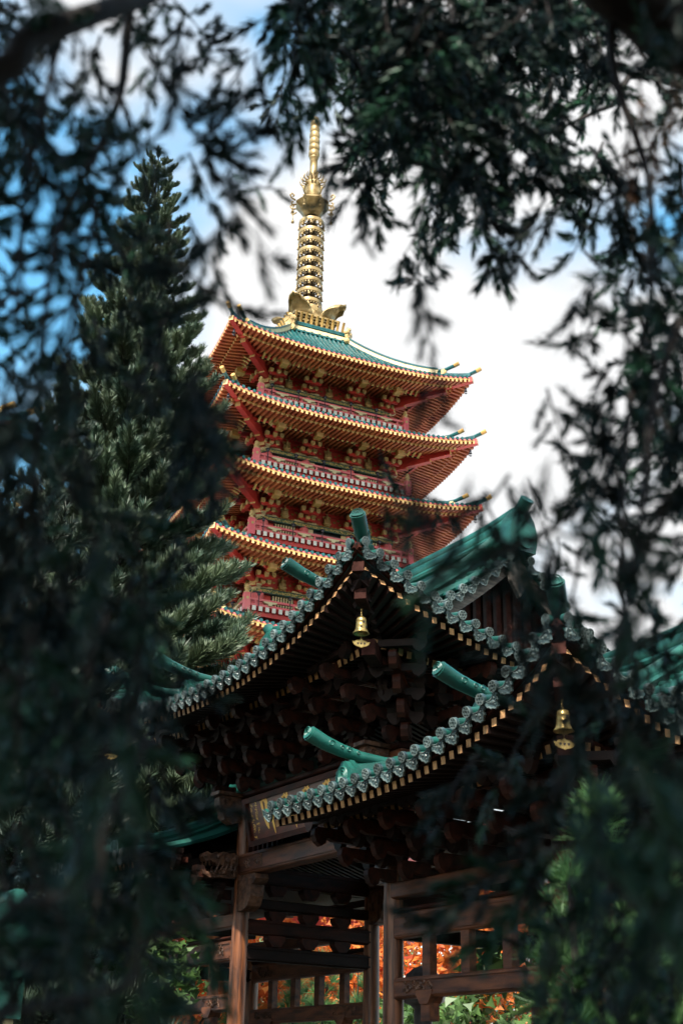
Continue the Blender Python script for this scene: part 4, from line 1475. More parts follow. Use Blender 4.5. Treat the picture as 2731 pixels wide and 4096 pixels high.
ob('scroll_nose', SCROLL, gate, gl(12.72, 28.0, 4.2))
ob('scroll_nose', SCROLL, gate, gl(12.72, 17.8, 6.75))

# ---- the sign board over the middle bay
sign = thing('sign_board', 'dark red sign board with gold brush calligraphy hung under the gate roof', 'sign', gw(12.55, 20.2, 5.92), GROT)
tilt = R_(-14)
sm = MB()
sm.box((0, 0, 0.42), (0.08, 3.5, 0.84))
pan = ob('panel', sm.mesh('panel', ['sign_red']), sign, (0, 0, 0), (0, tilt, 0))
sm = MB()
for z in (0.02, 0.84):
    sm.box((-0.05, 0, z), (0.1, 3.66, 0.1))
for y in (-1.78, 1.78):
    sm.box((-0.05, y, 0.43), (0.1, 0.1, 0.72))
ob('panel_frame', sm.mesh('panel_frame', ['wood_red']), sign, (0, 0, 0), (0, tilt, 0))
def stroke(b, pts, w0, w1):
    pts = [Vector((-0.048, y, z)) for y, z in pts]
    n = len(pts)
    vs, fs = [], []
    for i, p in enumerate(pts):
        d = (pts[min(i + 1, n - 1)] - pts[max(i - 1, 0)]).normalized()
        nn = d.cross(Vector((1, 0, 0))).normalized()
        w = w0 + (w1 - w0) * i / (n - 1)
        if i == n - 1:
            w *= 0.35
        vs += [p + nn * w / 2, p - nn * w / 2]
    for i in range(n - 1):
        fs.append((2 * i, 2 * i + 1, 2 * i + 3, 2 * i + 2))
    b.add(vs, fs)
def glyph_big(b, y, sc):
    # flowing character: two looped verticals, a hook and a long falling stroke
    for pts, w0, w1 in (
        ([(0.16, 0.66), (0.15, 0.5), (0.12, 0.36), (0.06, 0.22), (0.03, 0.13)], 0.05, 0.07),
        ([(0.16, 0.62), (0.08, 0.68), (0.02, 0.6), (0.03, 0.45), (0.06, 0.34), (0.08, 0.25)], 0.035, 0.05),
        ([(0.10, 0.46), (0.04, 0.42), (0.0, 0.36)], 0.03, 0.03),
        ([(0.0, 0.7), (-0.03, 0.5), (-0.05, 0.36), (-0.05, 0.24)], 0.045, 0.045),
        ([(-0.04, 0.5), (-0.12, 0.58), (-0.17, 0.46), (-0.15, 0.3), (-0.11, 0.26)], 0.04, 0.045),
        ([(-0.09, 0.6), (-0.12, 0.36), (-0.15, 0.16), (-0.17, 0.02)], 0.035, 0.045),
    ):
        stroke(b, [(y + p * sc, 0.08 + q * sc) for p, q in pts], w0 * sc * 1.5, w1 * sc * 1.5)
gg = MB()
glyph_big(gg, 1.02, 1.05)
ob('large_character', gg.mesh('large_character', ['sign_gold']), sign, (0, 0, 0), (0, tilt, 0))
for y in (0.25, -0.5, -1.2):
    gg = MB()
    glyph_big(gg, y, 1.0)
    ob('large_character', gg.mesh('large_character', ['sign_gold']), sign, (0, 0, 0), (0, tilt, 0))
rnd = random.Random(4)
for cy, n in ((1.58, 7), (1.42, 6)):
    gg = MB()
    for i in range(n):
        z = 0.74 - i * 0.1
        for q in range(5):
            y0, z0 = cy + rnd.uniform(-0.035, 0.035), z + rnd.uniform(-0.035, 0.035)
            if rnd.random() < 0.5:
                stroke(gg, [(y0 + 0.03, z0 + 0.005), (y0 - 0.03, z0 - 0.004)], 0.014, 0.012)
            else:
                stroke(gg, [(y0, z0 + 0.03), (y0 - 0.006, z0 - 0.035)], 0.014, 0.012)
    ob('small_inscription', gg.mesh('small_inscription', ['sign_gold']), sign, (0, 0, 0), (0, tilt, 0))

# ---- brass bells hanging from the corner beams
def brass_bell(label, loc, rz):
    t = thing('brass_bell', label, 'bell', loc, rz, 'brass bells under the gate corners')
    b = MB()
    for k_ in range(3):
        b.tube([(0.012 * math.cos(q * 0.9), 0.012 * math.sin(q * 0.9) * (k_ % 2), 0.17 - k_ * 0.06 + 0.03 * math.sin(q * 0.9)) for q in range(8)], 0.006, 5)
    ob('chain', b.mesh('chain', ['brass'], True), t)
    b = MB()
    b.lathe([(0.001, 0.0), (0.06, -0.005), (0.1, -0.03), (0.115, -0.07), (0.117, -0.1), (0.123, -0.105), (0.119, -0.11), (0.122, -0.2), (0.13, -0.21), (0.127, -0.22), (0.135, -0.3)], 24)
    b.lathe([(0.135, -0.3), (0.15, -0.345), (0.19, -0.4), (0.182, -0.4), (0.14, -0.34), (0.12, -0.29), (0.1, -0.1)], 24, lobes=6, lob=0.045)
    ob('bell_body', b.mesh('bell_body', ['brass'], True), t)
    b = MB()
    b.tube([(0, 0, -0.2), (0, 0, -0.54)], 0.007, 6)
    b.lathe([(0.001, -0.33), (0.03, -0.36), (0.03, -0.39), (0.001, -0.41)], 8)
    ob('clapper', b.mesh('clapper', ['brass'], True), t)
    b = MB()
    out = [(-0.2, 0.05), (-0.15, 0.04), (-0.1, 0.075), (-0.03, 0.09), (0, 0.12), (0.03, 0.09), (0.1, 0.075), (0.15, 0.04), (0.2, 0.05), (0.17, -0.02), (0.11, -0.06), (0.05, -0.075), (0, -0.095), (-0.05, -0.075), (-0.11, -0.06), (-0.17, -0.02)]
    b.prism(out, (0, 0, -0.64), (1, 0, 0), (0, 0, 1), (0, 1, 0), 0.016)
    b.tube([(p[0] * 0.98, -0.008, -0.64 + p[1] * 0.98) for p in out + out[:1]], 0.009, 5, 0, cap=False)
    for x in (-0.075, 0, 0.075):
        for dx, dz in ((-0.012, 0.01), (0.012, 0.01), (0, -0.012)):
            b.prism([(0.014 * math.cos(q * math.pi / 4), 0.014 * math.sin(q * math.pi / 4)) for q in range(8)], (x + dx, -0.0115, -0.635 + dz), (1, 0, 0), (0, 0, 1), (0, 1, 0), 0.012, 1)
    ob('wind_plate', b.mesh('wind_plate', ['brass', 'dark']), t)
    # heart-shaped holes in the body
    b = MB()
    for an, z in ((-1.3, -0.15), (-1.75, -0.27), (-0.75, -0.27), (0.2, -0.15)):
        for dx, dz in ((-0.012, 0.008), (0.012, 0.008), (0, -0.01)):
            r = 0.128 if z > -0.2 else 0.137
            a2 = an + dx / r
            b.prism([(0.016 * math.cos(q * math.pi / 4), 0.016 * math.sin(q * math.pi / 4)) for q in range(8)], (r * math.cos(a2), r * math.sin(a2), z + dz), (-math.sin(a2), math.cos(a2), 0), (0, 0, 1), (math.cos(a2), math.sin(a2), 0), 0.01)
    t.scale = (0.7, 0.7, 0.7)
    ob('pierced_heart', b.mesh('pierced_heart', ['dark']), t)
    return t
for rf, (at, sx), (bt, sg), lab in (
        (R1f, (10.35, 1), (15.3, 1), 'brass bell hanging from the near corner of the upper gate roof'),
        (R2f, (10.5, 1), (11.0, 1), 'brass bell hanging from the near corner of the low right gate roof'),
        (R1f, (10.35, 1), (25.5, -1), 'brass bell hanging from the far left corner of the upper gate roof')):
    a, b = at + sx * 0.36, bt + sg * 0.36
    p = gw(a, b, rf.sof(a, b) - 0.50)
    brass_bell(lab, p, 0.15)

# ================================================================== TREES AND LEAVES
def leaf(b, p, d, n, ln, wd, m=0):
    d, n = d.normalized(), n.normalized()
    x = d.cross(n).normalized()
    dn = d * ln
    mid = p + dn * 0.45
    b.add([p, mid + x * wd / 2 - n * wd * 0.15, p + dn - n * ln * 0.12, mid - x * wd / 2 - n * wd * 0.15], [(0, 1, 2), (0, 2, 3)], m)

def rv(r):
    while True:
        v = Vector((r.uniform(-1, 1), r.uniform(-1, 1), r.uniform(-1, 1)))
        if 0.05 < v.length < 1:
            return v.normalized()

def spray(b, r, o, d, L0, nl, ll, lw, m=0, stem=True, curl=0.25):
    """a leafy twig from o along d with narrow leaves pointing to its tip"""
    d = d.normalized()
    side = d.cross(rv(r)).normalized()
    pts = []
    p = Vector(o)
    dd = d.copy()
    k = 5
    for i in range(k + 1):
        pts.append(p.copy())
        dd = (dd + Vector((0, 0, -curl / k)) + side * r.uniform(-0.1, 0.1)).normalized()
        p = p + dd * (L0 / k)
    if stem:
        b.tube(pts, [0.0028 * (1 - i / (k + 2)) * (1 + 2 * L0) for i in range(k + 1)], 3, 1, cap=False)
    for i in range(nl):
        f = 0.08 + 0.92 * (i + r.random()) / nl
        q = f * k
        j = min(int(q), k - 1)
        pp = pts[j].lerp(pts[j + 1], q - j)
        ax = (pts[j + 1] - pts[j]).normalized()
        a = i * 2.4 + r.uniform(-0.4, 0.4)
        s1 = ax.cross(Vector((0.3, 0.9, 0.2))).normalized()
        s2 = ax.cross(s1)
        out = s1 * math.cos(a) + s2 * math.sin(a)
        sp = r.uniform(0.6, 1.5) * (1.0 - 0.45 * f)
        ld = (ax + out * sp + Vector((0, 0, -0.15))).normalized()
        leaf(b, pp, ld, (out - ld * out.dot(ld) + rv(r) * 0.3), ll * r.uniform(0.7, 1.15), lw * r.uniform(0.8, 1.2), m)

def spray_meshes(n, seed, L0, nl, ll, lw, key, subs=0):
    out = []
    for i in range(n):
        r = random.Random(seed + i)
        b = MB()
        if subs:
            main = [Vector((0, 0, 0))]
            d = Vector((r.uniform(-.3, .3), r.uniform(-.3, .3), -1)).normalized()
            for k in range(6):
                d = (d + rv(r) * 0.18 + Vector((0, 0, -0.1))).normalized()
                main.append(main[-1] + d * L0 / 6)
            b.tube(main, [0.006 * (1 - k / 8) for k in range(7)], 4, 1, cap=False)
            for k in range(subs):
                f = (k + 0.5) / subs * 6
                j = min(int(f), 5)
                p = main[j].lerp(main[j + 1], f - j)
                dd = (rv(r) * 0.9 + Vector((0, 0, -0.75))).normalized()
                spray(b, r, p, dd, L0 * r.uniform(0.3, 0.5), nl, ll, lw)
        else:
            spray(b, r, Vector((0, 0, 0)), Vector((r.uniform(-.15, .15), r.uniform(-.15, .15), -1)), L0, nl, ll, lw)
        out.append(b.mesh('leaf_spray', [key, 'bark']))
    return out

SP = spray_meshes(6, 100, 0.17, 34, 0.052, 0.0115, 'leaf')
SPG = spray_meshes(4, 140, 0.17, 32, 0.052, 0.0115, 'leaf_green')
CLM = spray_meshes(6, 170, 0.30, 26, 0.052, 0.0115, 'leaf', subs=6)
CLMG = spray_meshes(4, 180, 0.30, 26, 0.052, 0.0115, 'leaf_green', subs=6)
SPA = spray_meshes(2, 160, 0.24, 30, 0.055, 0.012, 'leaf_autumn')
CLP = spray_meshes(6, 200, 0.34, 26, 0.066, 0.0135, 'leaf', subs=9)
CLG = spray_meshes(3, 230, 0.34, 26, 0.066, 0.0135, 'leaf_green', subs=9)

# how thick the hanging leaves stand, by bearing (columns) and height (rows) around the spot
DENS = """
98776552799999999988
87645666699999999988
76556777489989888788
77666764026888877677
76666541006996675687
66666653003577735788
66666650002356525588
66666640000122212688
66665430000032001699
66655430000032001699
66654540000000002799
77522550000030003799
98522760000040004799
88632750000230412299
98743200000263462289
99743000000062367777
99853000000000467378
99995000000000443357
99995000000010343467
99985000000000233356
99985000000000233467
99985000000000243478
99875000000001244688
88865100000001345789
86776200000001368999
99888500000001358999
88888600000001348888
54468500000000138888
54456400000000127888
66565300000000036888
""".split()
rnd = random.Random(21)

def tree_root(label, x, y, name='weeping_tree'):
    return thing(name, label, 'tree', (x, y, 0))

tl = tree_root('drooping narrow-leaved tree framing the left side, close to the viewer', -2.3, 1.2)
tr_ = tree_root('drooping narrow-leaved tree framing the right side, close to the viewer', 2.7, 1.6)
tt = tree_root('overhanging narrow-leaved tree filling the top of the view', 4.6, 5.6)
tb = tree_root('leafy bush tree with drooping sprays low on the left, very close', -1.1, 0.5)
tu = tree_root('overhanging narrow-leaved tree in the upper right, behind the thick bare limb', 5.4, 6.6)
roots = {'U': tu, 'L': tl, 'R': tr_, 'T': tt, 'B': tb}
nparts = {k: 0 for k in roots}

def place(tree, me, p, dirv, sc, r):
    """hang a spray so that its middle is at p, stem running along dirv"""
    z = -dirv.normalized()
    x = z.cross(rv(r)).normalized()
    y = z.cross(x)
    root = roots[tree]
    m = frame_m(p - root.location - dirv.normalized() * (0.09 * sc), x * sc, y * sc, z * sc)
    ob('leaf_spray', me, root, mw=m)
    nparts[tree] += 1

CELL = 136.55
for row in range(30):
    for c in range(-2, 22):
        v = int(DENS[row][min(max(c, 0), 19)])
        if c < 0 or c > 19:
            v = max(v - 2, 0)
        if not v:
            continue
        # which tree, how far, which kind
        if c < 7 and row >= 14:
            zone, d0, d1 = 'B', 1.5, 4.2
        elif c < 8:
            zone, d0, d1 = 'L', 1.7, 3.6
        elif row < 9 and c < 18 and not (row > 5 and c > 15):
            zone, d0, d1 = 'T', 3.0, 6.0
        else:
            zone, d0, d1 = 'R', 1.8, 4.6
        if zone == 'R' and row > 20:
            d0, d1 = 1.5, 4.0
        k = {1: .12, 2: .25, 3: .42, 4: .65, 5: .95, 6: 1.3, 7: 1.9, 8: 2.7, 9: 3.6}[v]
        area_cell = (CELL / FPX) ** 2
        far = zone == 'T'
        A = 0.040 if far else (0.0105 if zone == 'L' else 0.022)
        dm = (d0 + d1) / 2
        lam = k * area_cell * dm * dm / A * (3.0 if far else 1.55)
        n = int(lam) + (1 if rnd.random() < lam - int(lam) else 0)
        for q in range(n):
            px, py = (c + rnd.random()) * CELL, (row + rnd.random()) * CELL
            d = rnd.uniform(d0 if v > 6 else max(d0, 2.0 if zone == 'L' else 2.6), d1)
            p = sight(px, py, d)
            sw = 0.95 if zone == 'L' else 0.7
            dirv = Vector((rnd.uniform(-sw, sw), rnd.uniform(-sw, sw), -1))
            if zone == 'R' and row > 20 and c < 17:
                dirv = Vector((rnd.uniform(-1.3, -0.2), rnd.uniform(-0.4, 0.4), -1))
            if zone == 'B' and c > 3:
                dirv = Vector((rnd.uniform(-0.1, 0.7), rnd.uniform(-0.4, 0.4), -1))
            if far:
                green = rnd.random() < 0.4
                me = rnd.choice(CLG if green else CLP)
                sc = rnd.uniform(0.8, 1.15)
                p = p + Vector((0, 0, 0.1))
            else:
                g_ = rnd.random()
                gf = 0.65 if (row > 18) else 0.4
                me = rnd.choice(CLMG if g_ < gf else CLM) if d > 2.0 else rnd.choice(SPG if g_ < gf else SP)
                if row < 5 and c > 14 and rnd.random() < 0.2:
                    me = rnd.choice(SPA)
                sc = (rnd.uniform(0.55, 0.95) if zone == 'L' else rnd.uniform(0.7, 1.1)) if d > 2.0 else rnd.uniform(0.8, 1.1)
            place('U' if zone == 'T' and c >= 13 else zone, me, p, dirv, sc, rnd)

# single tufts seen against the bright sky, and a few over the pagoda eaves
for px, py, d, sc, g_ in ((1440, 880, 2.4, 0.6, 0), (1690, 1230, 2.2, 0.85, 0), (1700, 1640, 1.9, 0.55, 0), (1760, 1560, 2.0, 0.5, 0),
                       (2190, 880, 3.6, 0.7, 0), (2010, 1070, 4.2, 0.6, 0), (1650, 2130, 1.7, 0.7, 1), (1640, 1980, 1.8, 0.6, 0), (1720, 2050, 1.8, 0.6, 0),
                       (1700, 2520, 1.5, 0.45, 1), (2100, 2030, 1.9, 0.6, 0), (2180, 1950, 1.9, 0.6, 0), (1860, 2010, 1.8, 0.5, 0),
                       (800, 1600, 1.7, 0.7, 0), (840, 1700, 1.7, 0.75, 0), (760, 1720, 1.6, 0.75, 0), (830, 1800, 1.6, 0.8, 0), (720, 1640, 1.7, 0.7, 0), (780, 1850, 1.6, 0.7, 0),
                       (860, 1750, 1.8, 0.8, 0), (740, 1780, 1.8, 0.8, 0), (1330, 700, 3.2, 0.7, 0), (1310, 800, 3.0, 0.6, 0), (1300, 640, 3.2, 0.7, 0)):
    dv = Vector((rnd.uniform(-.35, .35), rnd.uniform(-.3, .3), -1))
    place('R' if px > 1400 else 'L', rnd.choice(SPG if g_ else SP), sight(px, py, d), dv, sc, rnd)

for px, py, d, sc in ((1440, 860, 2.7, 0.40), (1690, 1200, 2.5, 0.62), (1655, 2080, 2.4, 0.5), (1720, 1590, 2.3, 0.4), (2060, 2160, 2.6, 0.6), (2120, 2350, 2.6, 0.7), (2050, 2500, 2.6, 0.6), (2230, 2560, 2.4, 0.7), (2150, 2700, 2.5, 0.5), (2230, 2820, 2.3, 0.4), (2330, 2750, 2.4, 0.6), (2190, 2250, 2.6, 0.6), (1330, 720, 3.0, 0.5)):
    place('R' if px > 1400 else 'L', rnd.choice(CLM), sight(px, py, d), Vector((rnd.uniform(-.25, .25), rnd.uniform(-.25, .25), -1)), sc, rnd)

# unseen rest of these crowns, above and behind the viewer, added to shade leaves
for q in range(300):
    for _ in range(30):
        p = Vector((rnd.uniform(-4.5, 4.5), rnd.uniform(-6.5, 3.5), rnd.uniform(3.0, 7.0)))
        el = math.atan2(p.z - 1.8 - CAM_Z, max(p.y + 0.4, 0.01))
        if p.y < -0.6 or el > R_(60):
            break
    else:
        continue
    t_ = 'L' if p.x < -0.8 else ('R' if p.x > 0.8 else 'T')
    place(t_, rnd.choice(CLP + CLG), p, Vector((rnd.uniform(-.5, .5), rnd.uniform(-.5, .5), -1)), rnd.uniform(3.4, 4.6), rnd)

for q in range(110):  # more unseen clumps, added to block the sun from the near limb and leaves
    for _ in range(40):
        p = Vector((rnd.uniform(-2.6, 1.6), rnd.uniform(-3.5, 1.8), rnd.uniform(4.6, 8.6)))
        el = math.atan2(p.z - 1.8 - CAM_Z, max(p.y + 0.4, 0.01))
        if p.y < -0.6 or el > R_(60):
            break
    else:
        continue
    place('L' if p.x < -0.6 else 'T', rnd.choice(CLP + CLG), p, Vector((rnd.uniform(-.5, .5), rnd.uniform(-.5, .5), -1)), rnd.uniform(3.2, 4.4), rnd)

def limb(root, pts, r0, r1, name='branch', n=8):
    b = MB()
    k = len(pts)
    # smooth the polyline a little
    P_ = [Vector(p) for p in pts]
    path = []
    for i in range(k - 1):
        p0, p1, p2, p3 = P_[max(i - 1, 0)], P_[i], P_[i + 1], P_[min(i + 2, k - 1)]
        for q in range(5):
            t = q / 5
            path.append(0.5 * ((2 * p1) + (p2 - p0) * t + (2 * p0 - 5 * p1 + 4 * p2 - p3) * t * t + (3 * p1 - p0 - 3 * p2 + p3) * t ** 3))
    path.append(P_[-1])
    m_ = len(path)
    b.tube([p - root.location for p in path], [(r0 + (r1 - r0) * i / (m_ - 1)) * (1 + 0.12 * mnoise.noise(path[i] * 3)) for i in range(m_)], n)
    return ob(name, b.mesh(name, ['bark'], True), root)
# left tree: trunk beside the viewer, a limb crossing the top left corner, hanging twigs
limb(tl, [(-2.3, 1.2, 0), (-2.25, 1.25, 1.5), (-2.1, 1.4, 2.8), (-1.6, 1.8, 3.5)], 0.13, 0.07, 'trunk', 12)
limb(tl, [(-2.1, 1.4, 2.8), sight(-300, 330, 2.1), sight(120, 150, 2.1), sight(420, 40, 2.2), sight(700, -60, 2.5), sight(1100, -250, 3.0)], 0.036, 0.02)
limb(tl, [sight(520, 40, 2.42), sight(505, 200, 2.42), sight(480, 380, 2.4), sight(410, 560, 2.35), sight(330, 720, 2.3)], 0.014, 0.009)
limb(tl, [sight(330, 720, 2.3), sight(240, 900, 2.3), sight(190, 1200, 2.25), sight(160, 1600, 2.2), sight(140, 2100, 2.1)], 0.009, 0.006)
limb(tl, [sight(330, 720, 2.3), sight(380, 850, 2.3), sight(330, 1100, 2.3), sight(280, 1400, 2.25), sight(240, 1800, 2.2)], 0.008, 0.005)
limb(tl, [sight(480, 380, 2.4), sight(560, 600, 2.5), sight(600, 900, 2.5)], 0.006, 0.003)
limb(tl, [sight(250, 120, 2.3), sight(180, 400, 2.2), sight(100, 800, 2.2), sight(60, 1300, 2.1)], 0.009, 0.005)
# right tree: thick limb in the top right corner
limb(tr_, [(2.7, 1.6, 0), (2.6, 1.8, 1.6), (2.3, 2.1, 3.0), sight(3000, 200, 3.0)], 0.17, 0.12, 'trunk', 12)
limb(tr_, [sight(3050, 260, 3.0), sight(2720, 150, 2.9), sight(2560, 30, 2.8), sight(2380, -90, 2.7), sight(2100, -350, 2.7)], 0.11, 0.06, n=12)
limb(tr_, [sight(2470, -20, 2.75), sight(2440, 150, 2.8), sight(2470, 350, 2.8), sight(2540, 540, 2.8), sight(2590, 700, 2.8)], 0.016, 0.009)
limb(tr_, [sight(2590, 700, 2.8), sight(2610, 1100, 2.6), sight(2520, 1600, 2.5), sight(2480, 2300, 2.3)], 0.010, 0.006)
limb(tr_, [sight(2900, 900, 2.4), sight(2640, 1500, 2.3), sight(2560, 2100, 2.1), sight(2420, 2800, 1.9)], 0.012, 0.006)
limb(tr_, [sight(2560, 2100, 2.1), sight(2320, 2150, 2.0), sight(2150, 2100, 1.95)], 0.006, 0.003)
limb(tt, [(4.6, 5.6, 0), (4.5, 5.6, 2.5), (4.2, 5.6, 5.2), (3.2, 5.4, 7.6), (1.6, 5.0, 8.8)], 0.18, 0.06, 'trunk', 10)
limb(tt, [(3.2, 5.4, 7.6), sight(2300, -60, 4.9), sight(2000, 180, 4.7), sight(1700, 330, 4.5), sight(1400, 420, 4.3)], 0.03, 0.006)
limb(tt, [(1.6, 5.0, 8.8), sight(1800, -150, 4.8), sight(1450, 120, 4.4)], 0.04, 0.008)
limb(tu, [(5.4, 6.6, 0), (5.3, 6.6, 3.0), (4.9, 6.5, 6.2), (4.0, 6.2, 8.2), (2.6, 5.8, 9.2)], 0.18, 0.06, 'trunk', 10)
limb(tu, [(4.9, 6.5, 6.2), sight(2750, 350, 6.0), sight(2450, 420, 5.6), sight(2150, 560, 5.2)], 0.03, 0.006)
limb(tb, [(-1.1, 0.5, 0), (-1.05, 0.7, 0.8), (-0.9, 1.0, 1.7), (-0.7, 1.3, 2.6)], 0.05, 0.02, 'trunk')
limb(tb, [(-0.9, 1.0, 1.7), sight(200, 3600, 1.9), sight(420, 3300, 2.0), sight(600, 2950, 2.1)], 0.008, 0.004)
limb(tb, [(-0.95, 0.9, 1.5), sight(300, 4000, 1.8), sight(560, 3800, 1.9), sight(800, 3650, 1.9)], 0.007, 0.003)

# ------------------------------------------------------------------ columnar conifer behind the gate
def tuft(b, r, o, d, L0, rad, nn, m=0):
    """one upturned brush of needles along a curved twig"""
    d = d.normalized()
    pts = []
    p = Vector(o)
    k = 5
    for i in range(k + 1):
        pts.append(p.copy())
        d = (d + Vector((0, 0, 0.16))).normalized()
        p = p + d * (L0 / k)
    b.tube(pts, [0.022 * (1 - i / (k + 1)) for i in range(k + 1)], 3, 1, cap=False)
    for i in range(nn):
        f = (i + r.random()) / nn
        q = f * k
        j = min(int(q), k - 1)
        pp = pts[j].lerp(pts[j + 1], q - j)
        ax = (pts[j + 1] - pts[j]).normalized()
        a = i * 2.399
        s1 = ax.cross(Vector((0.2, 0.3, 0.93))).normalized()
        s2 = ax.cross(s1)
        out = s1 * math.cos(a) + s2 * math.sin(a)
        ln = rad * r.uniform(0.8, 1.25) * (0.75 + 0.5 * math.sin(f * 2.6))
        nd = (ax * r.uniform(0.7, 1.2) + out + Vector((0, 0, 0.35))).normalized()
        w = nd.cross(rv(r)).normalized() * 0.013
        tip = pp + nd * ln + Vector((0, 0, ln * 0.12))
        b.add([pp - w, pp + w, pp + nd * ln * 0.6 + w * 0.9, tip, pp + nd * ln * 0.6 - w * 0.9], [(0, 1, 2, 3, 4)], m)

def conifer_branch(seed, key, n_t, L0=2.4, nn=210):
    r = random.Random(seed)
    b = MB()
    main = [Vector((0, 0, 0))]
    d = Vector((1, 0, -0.05)).normalized()
    for i in range(6):
        d = (d + Vector((0, r.uniform(-.08, .08), 0.03))).normalized()
        main.append(main[-1] + d * L0 / 6)
    b.tube(main, [0.045 * (1 - i / 8) for i in range(7)], 5, 1, cap=False)
    for t in range(n_t):
        f = 0.22 + 0.78 * (t + r.random() * 0.6) / n_t
        q = min(f, 0.999) * 6
        j = int(q)
        p = main[j].lerp(main[j + 1], q - j)
        sd = 1 if t % 2 else -1
        ang = sd * r.uniform(0.35, 1.05) * (1 - 0.5 * f)
        dd = Vector((math.cos(ang), math.sin(ang), r.uniform(-0.1, 0.35)))
        tuft(b, r, p, dd, r.uniform(0.7, 1.05) * (1.15 - 0.3 * f), 0.25, nn)
    tuft(b, r, main[-1], d, 0.9, 0.25, nn)
    return b.mesh('branch', [key, 'bark'])

CBR = [conifer_branch(300 + i, 'needle', 9) for i in range(5)]
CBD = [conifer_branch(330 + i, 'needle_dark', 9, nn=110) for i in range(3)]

def conifer(label, base, H, spread, meshes, n, z0=1.5, seed=1, top_sc=0.3, group=None):
    t = thing('conifer_tree', label, 'tree', base, 0, group)
    r = random.Random(seed)
    b = MB()
    b.tube([(0, 0, 0), (0.05, 0, H * 0.4), (0, 0.03, H * 0.8), (0, 0, H)], [0.32, 0.2, 0.08, 0.02], 10)
    ob('trunk', b.mesh('trunk', ['bark'], True), t)
    for i in range(n):
        f = (i + r.random() * 0.5) / n
        z = z0 + (H - z0) * (1 - (1 - f) ** 1.0)
        g_ = 1 - (z - z0) / (H - z0)
        reach = spread * (0.10 + 0.9 * g_ ** 0.75) * r.uniform(0.8, 1.12)
        a = i * 2.399 + r.uniform(-0.25, 0.25)
        sc = reach / 2.9
        el = -0.05 + 0.5 * (1 - g_) + r.uniform(-0.12, 0.12)
        scl = max(sc, 0.16)
        wsc = 0.55 * scl + 0.35 * min(1, g_ * 2 + 0.25)
        ob('branch', r.choice(meshes), t, (0, 0, z), (0, -el, a), (scl, wsc, wsc))
    return t
pbase = sight(548, 1500, 33.0)
apex = sight(672, 640, 33.0)
conifer('tall columnar conifer with upturned needle brushes between gate and pagoda', (pbase.x, pbase.y, 0), apex.z, 4.15, CBR, 300, 6.5, 5)
# darker trees filling in behind the near leaves on the left, and beyond the gate on the right
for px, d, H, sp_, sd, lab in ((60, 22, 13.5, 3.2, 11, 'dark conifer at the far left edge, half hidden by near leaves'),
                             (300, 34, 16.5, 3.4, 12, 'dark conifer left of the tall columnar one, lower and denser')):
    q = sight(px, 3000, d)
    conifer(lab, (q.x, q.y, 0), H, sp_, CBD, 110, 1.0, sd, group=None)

# ------------------------------------------------------------------ maples and garden trees seen through the gate
def crown_mesh(seed, n, rx, rz, size, key):
    r = random.Random(seed)
    b = MB()
    cl = [(rv(r) * r.random() ** 0.4) for _ in range(22)]
    for i in range(n):
        c = cl[i % 22]
        p = c + rv(r) * r.random() ** 0.5 * 0.36
        p = Vector((p.x * rx, p.y * rx, p.z * rz))
        d = rv(r)
        nrm = (rv(r) + Vector((0, 0, 0.8))).normalized()
        d = (d - nrm * d.dot(nrm)).normalized()
        x = d.cross(nrm)
        s = size * r.uniform(0.6, 1.3)
        # five-pointed leaf
        b.add([p, p + (d * -0.1 + x * 0.55) * s, p + (d * 0.35 + x * 0.25) * s, p + d * s, p + (d * 0.35 - x * 0.25) * s, p + (d * -0.1 - x * 0.55) * s], [(0, 1, 2, 3, 4, 5)])
    return b.mesh('crown', [key])
MAPC = [crown_mesh(400 + i, 1500, 2.2, 1.6, 0.19, 'maple') for i in range(3)]
BUSHC = [crown_mesh(420 + i, 2200, 1.8, 1.5, 0.22, 'bush') for i in range(2)]

def broad_tree(name, label, base, zc, sc, me, group, seed, cat='tree'):
    t = thing(name, label, cat, base, 0, group)
    r = random.Random(seed)
    b = MB()
    b.tube([(0, 0, 0), (0.1, 0.05, zc * 0.4), (-0.05, 0.1, zc * 0.75)], [0.14, 0.1, 0.06], 8)
    for i in range(9):
        a = i * 2.4
        e = Vector((math.cos(a) * 1.3 * sc, math.sin(a) * 1.3 * sc, zc + r.uniform(-0.6, 0.9) * sc))
        s0 = Vector((0.05, 0.05, zc * r.uniform(0.4, 0.7)))
        b.tube([s0, s0.lerp(e, 0.5) + Vector((0, 0, 0.25)), e], [0.05, 0.03, 0.01], 5)
    ob('trunk', b.mesh('trunk', ['bark'], True), t)
    ob('crown', me, t, (0, 0, zc), (0, 0, r.random() * 6), (sc, sc, sc))
    return t
MAPS = (
    (1690, 3850, 46, 1.7, 'orange maple seen beyond the gate, just right of the middle column'),
    (2000, 3800, 48, 1.9, 'orange maple seen beyond the right bay of the gate'),
    (2050, 4010, 44, 1.1, 'low orange maple under the right transom of the gate'),
    (1240, 3830, 50, 1.6, 'orange maple seen through the middle of the gate'),
    (900, 4030, 46, 1.6, 'orange maple seen through the left bay, beside the far column'),
    (740, 3990, 45, 1.5, 'orange maple seen under the left transom'),
    (530, 3850, 46, 1.3, 'orange maple left of the gate, behind near leaves'),
    (1400, 3960, 47, 1.0, 'orange maple beside the back middle column'),
)
for i, (px, py, d, sc, lab) in enumerate(MAPS):
    p = sight(px, py, d)
    broad_tree('maple_tree', lab, (p.x, p.y, 0), p.z, sc, MAPC[i % 3], 'maples beyond the gate', 40 + i)
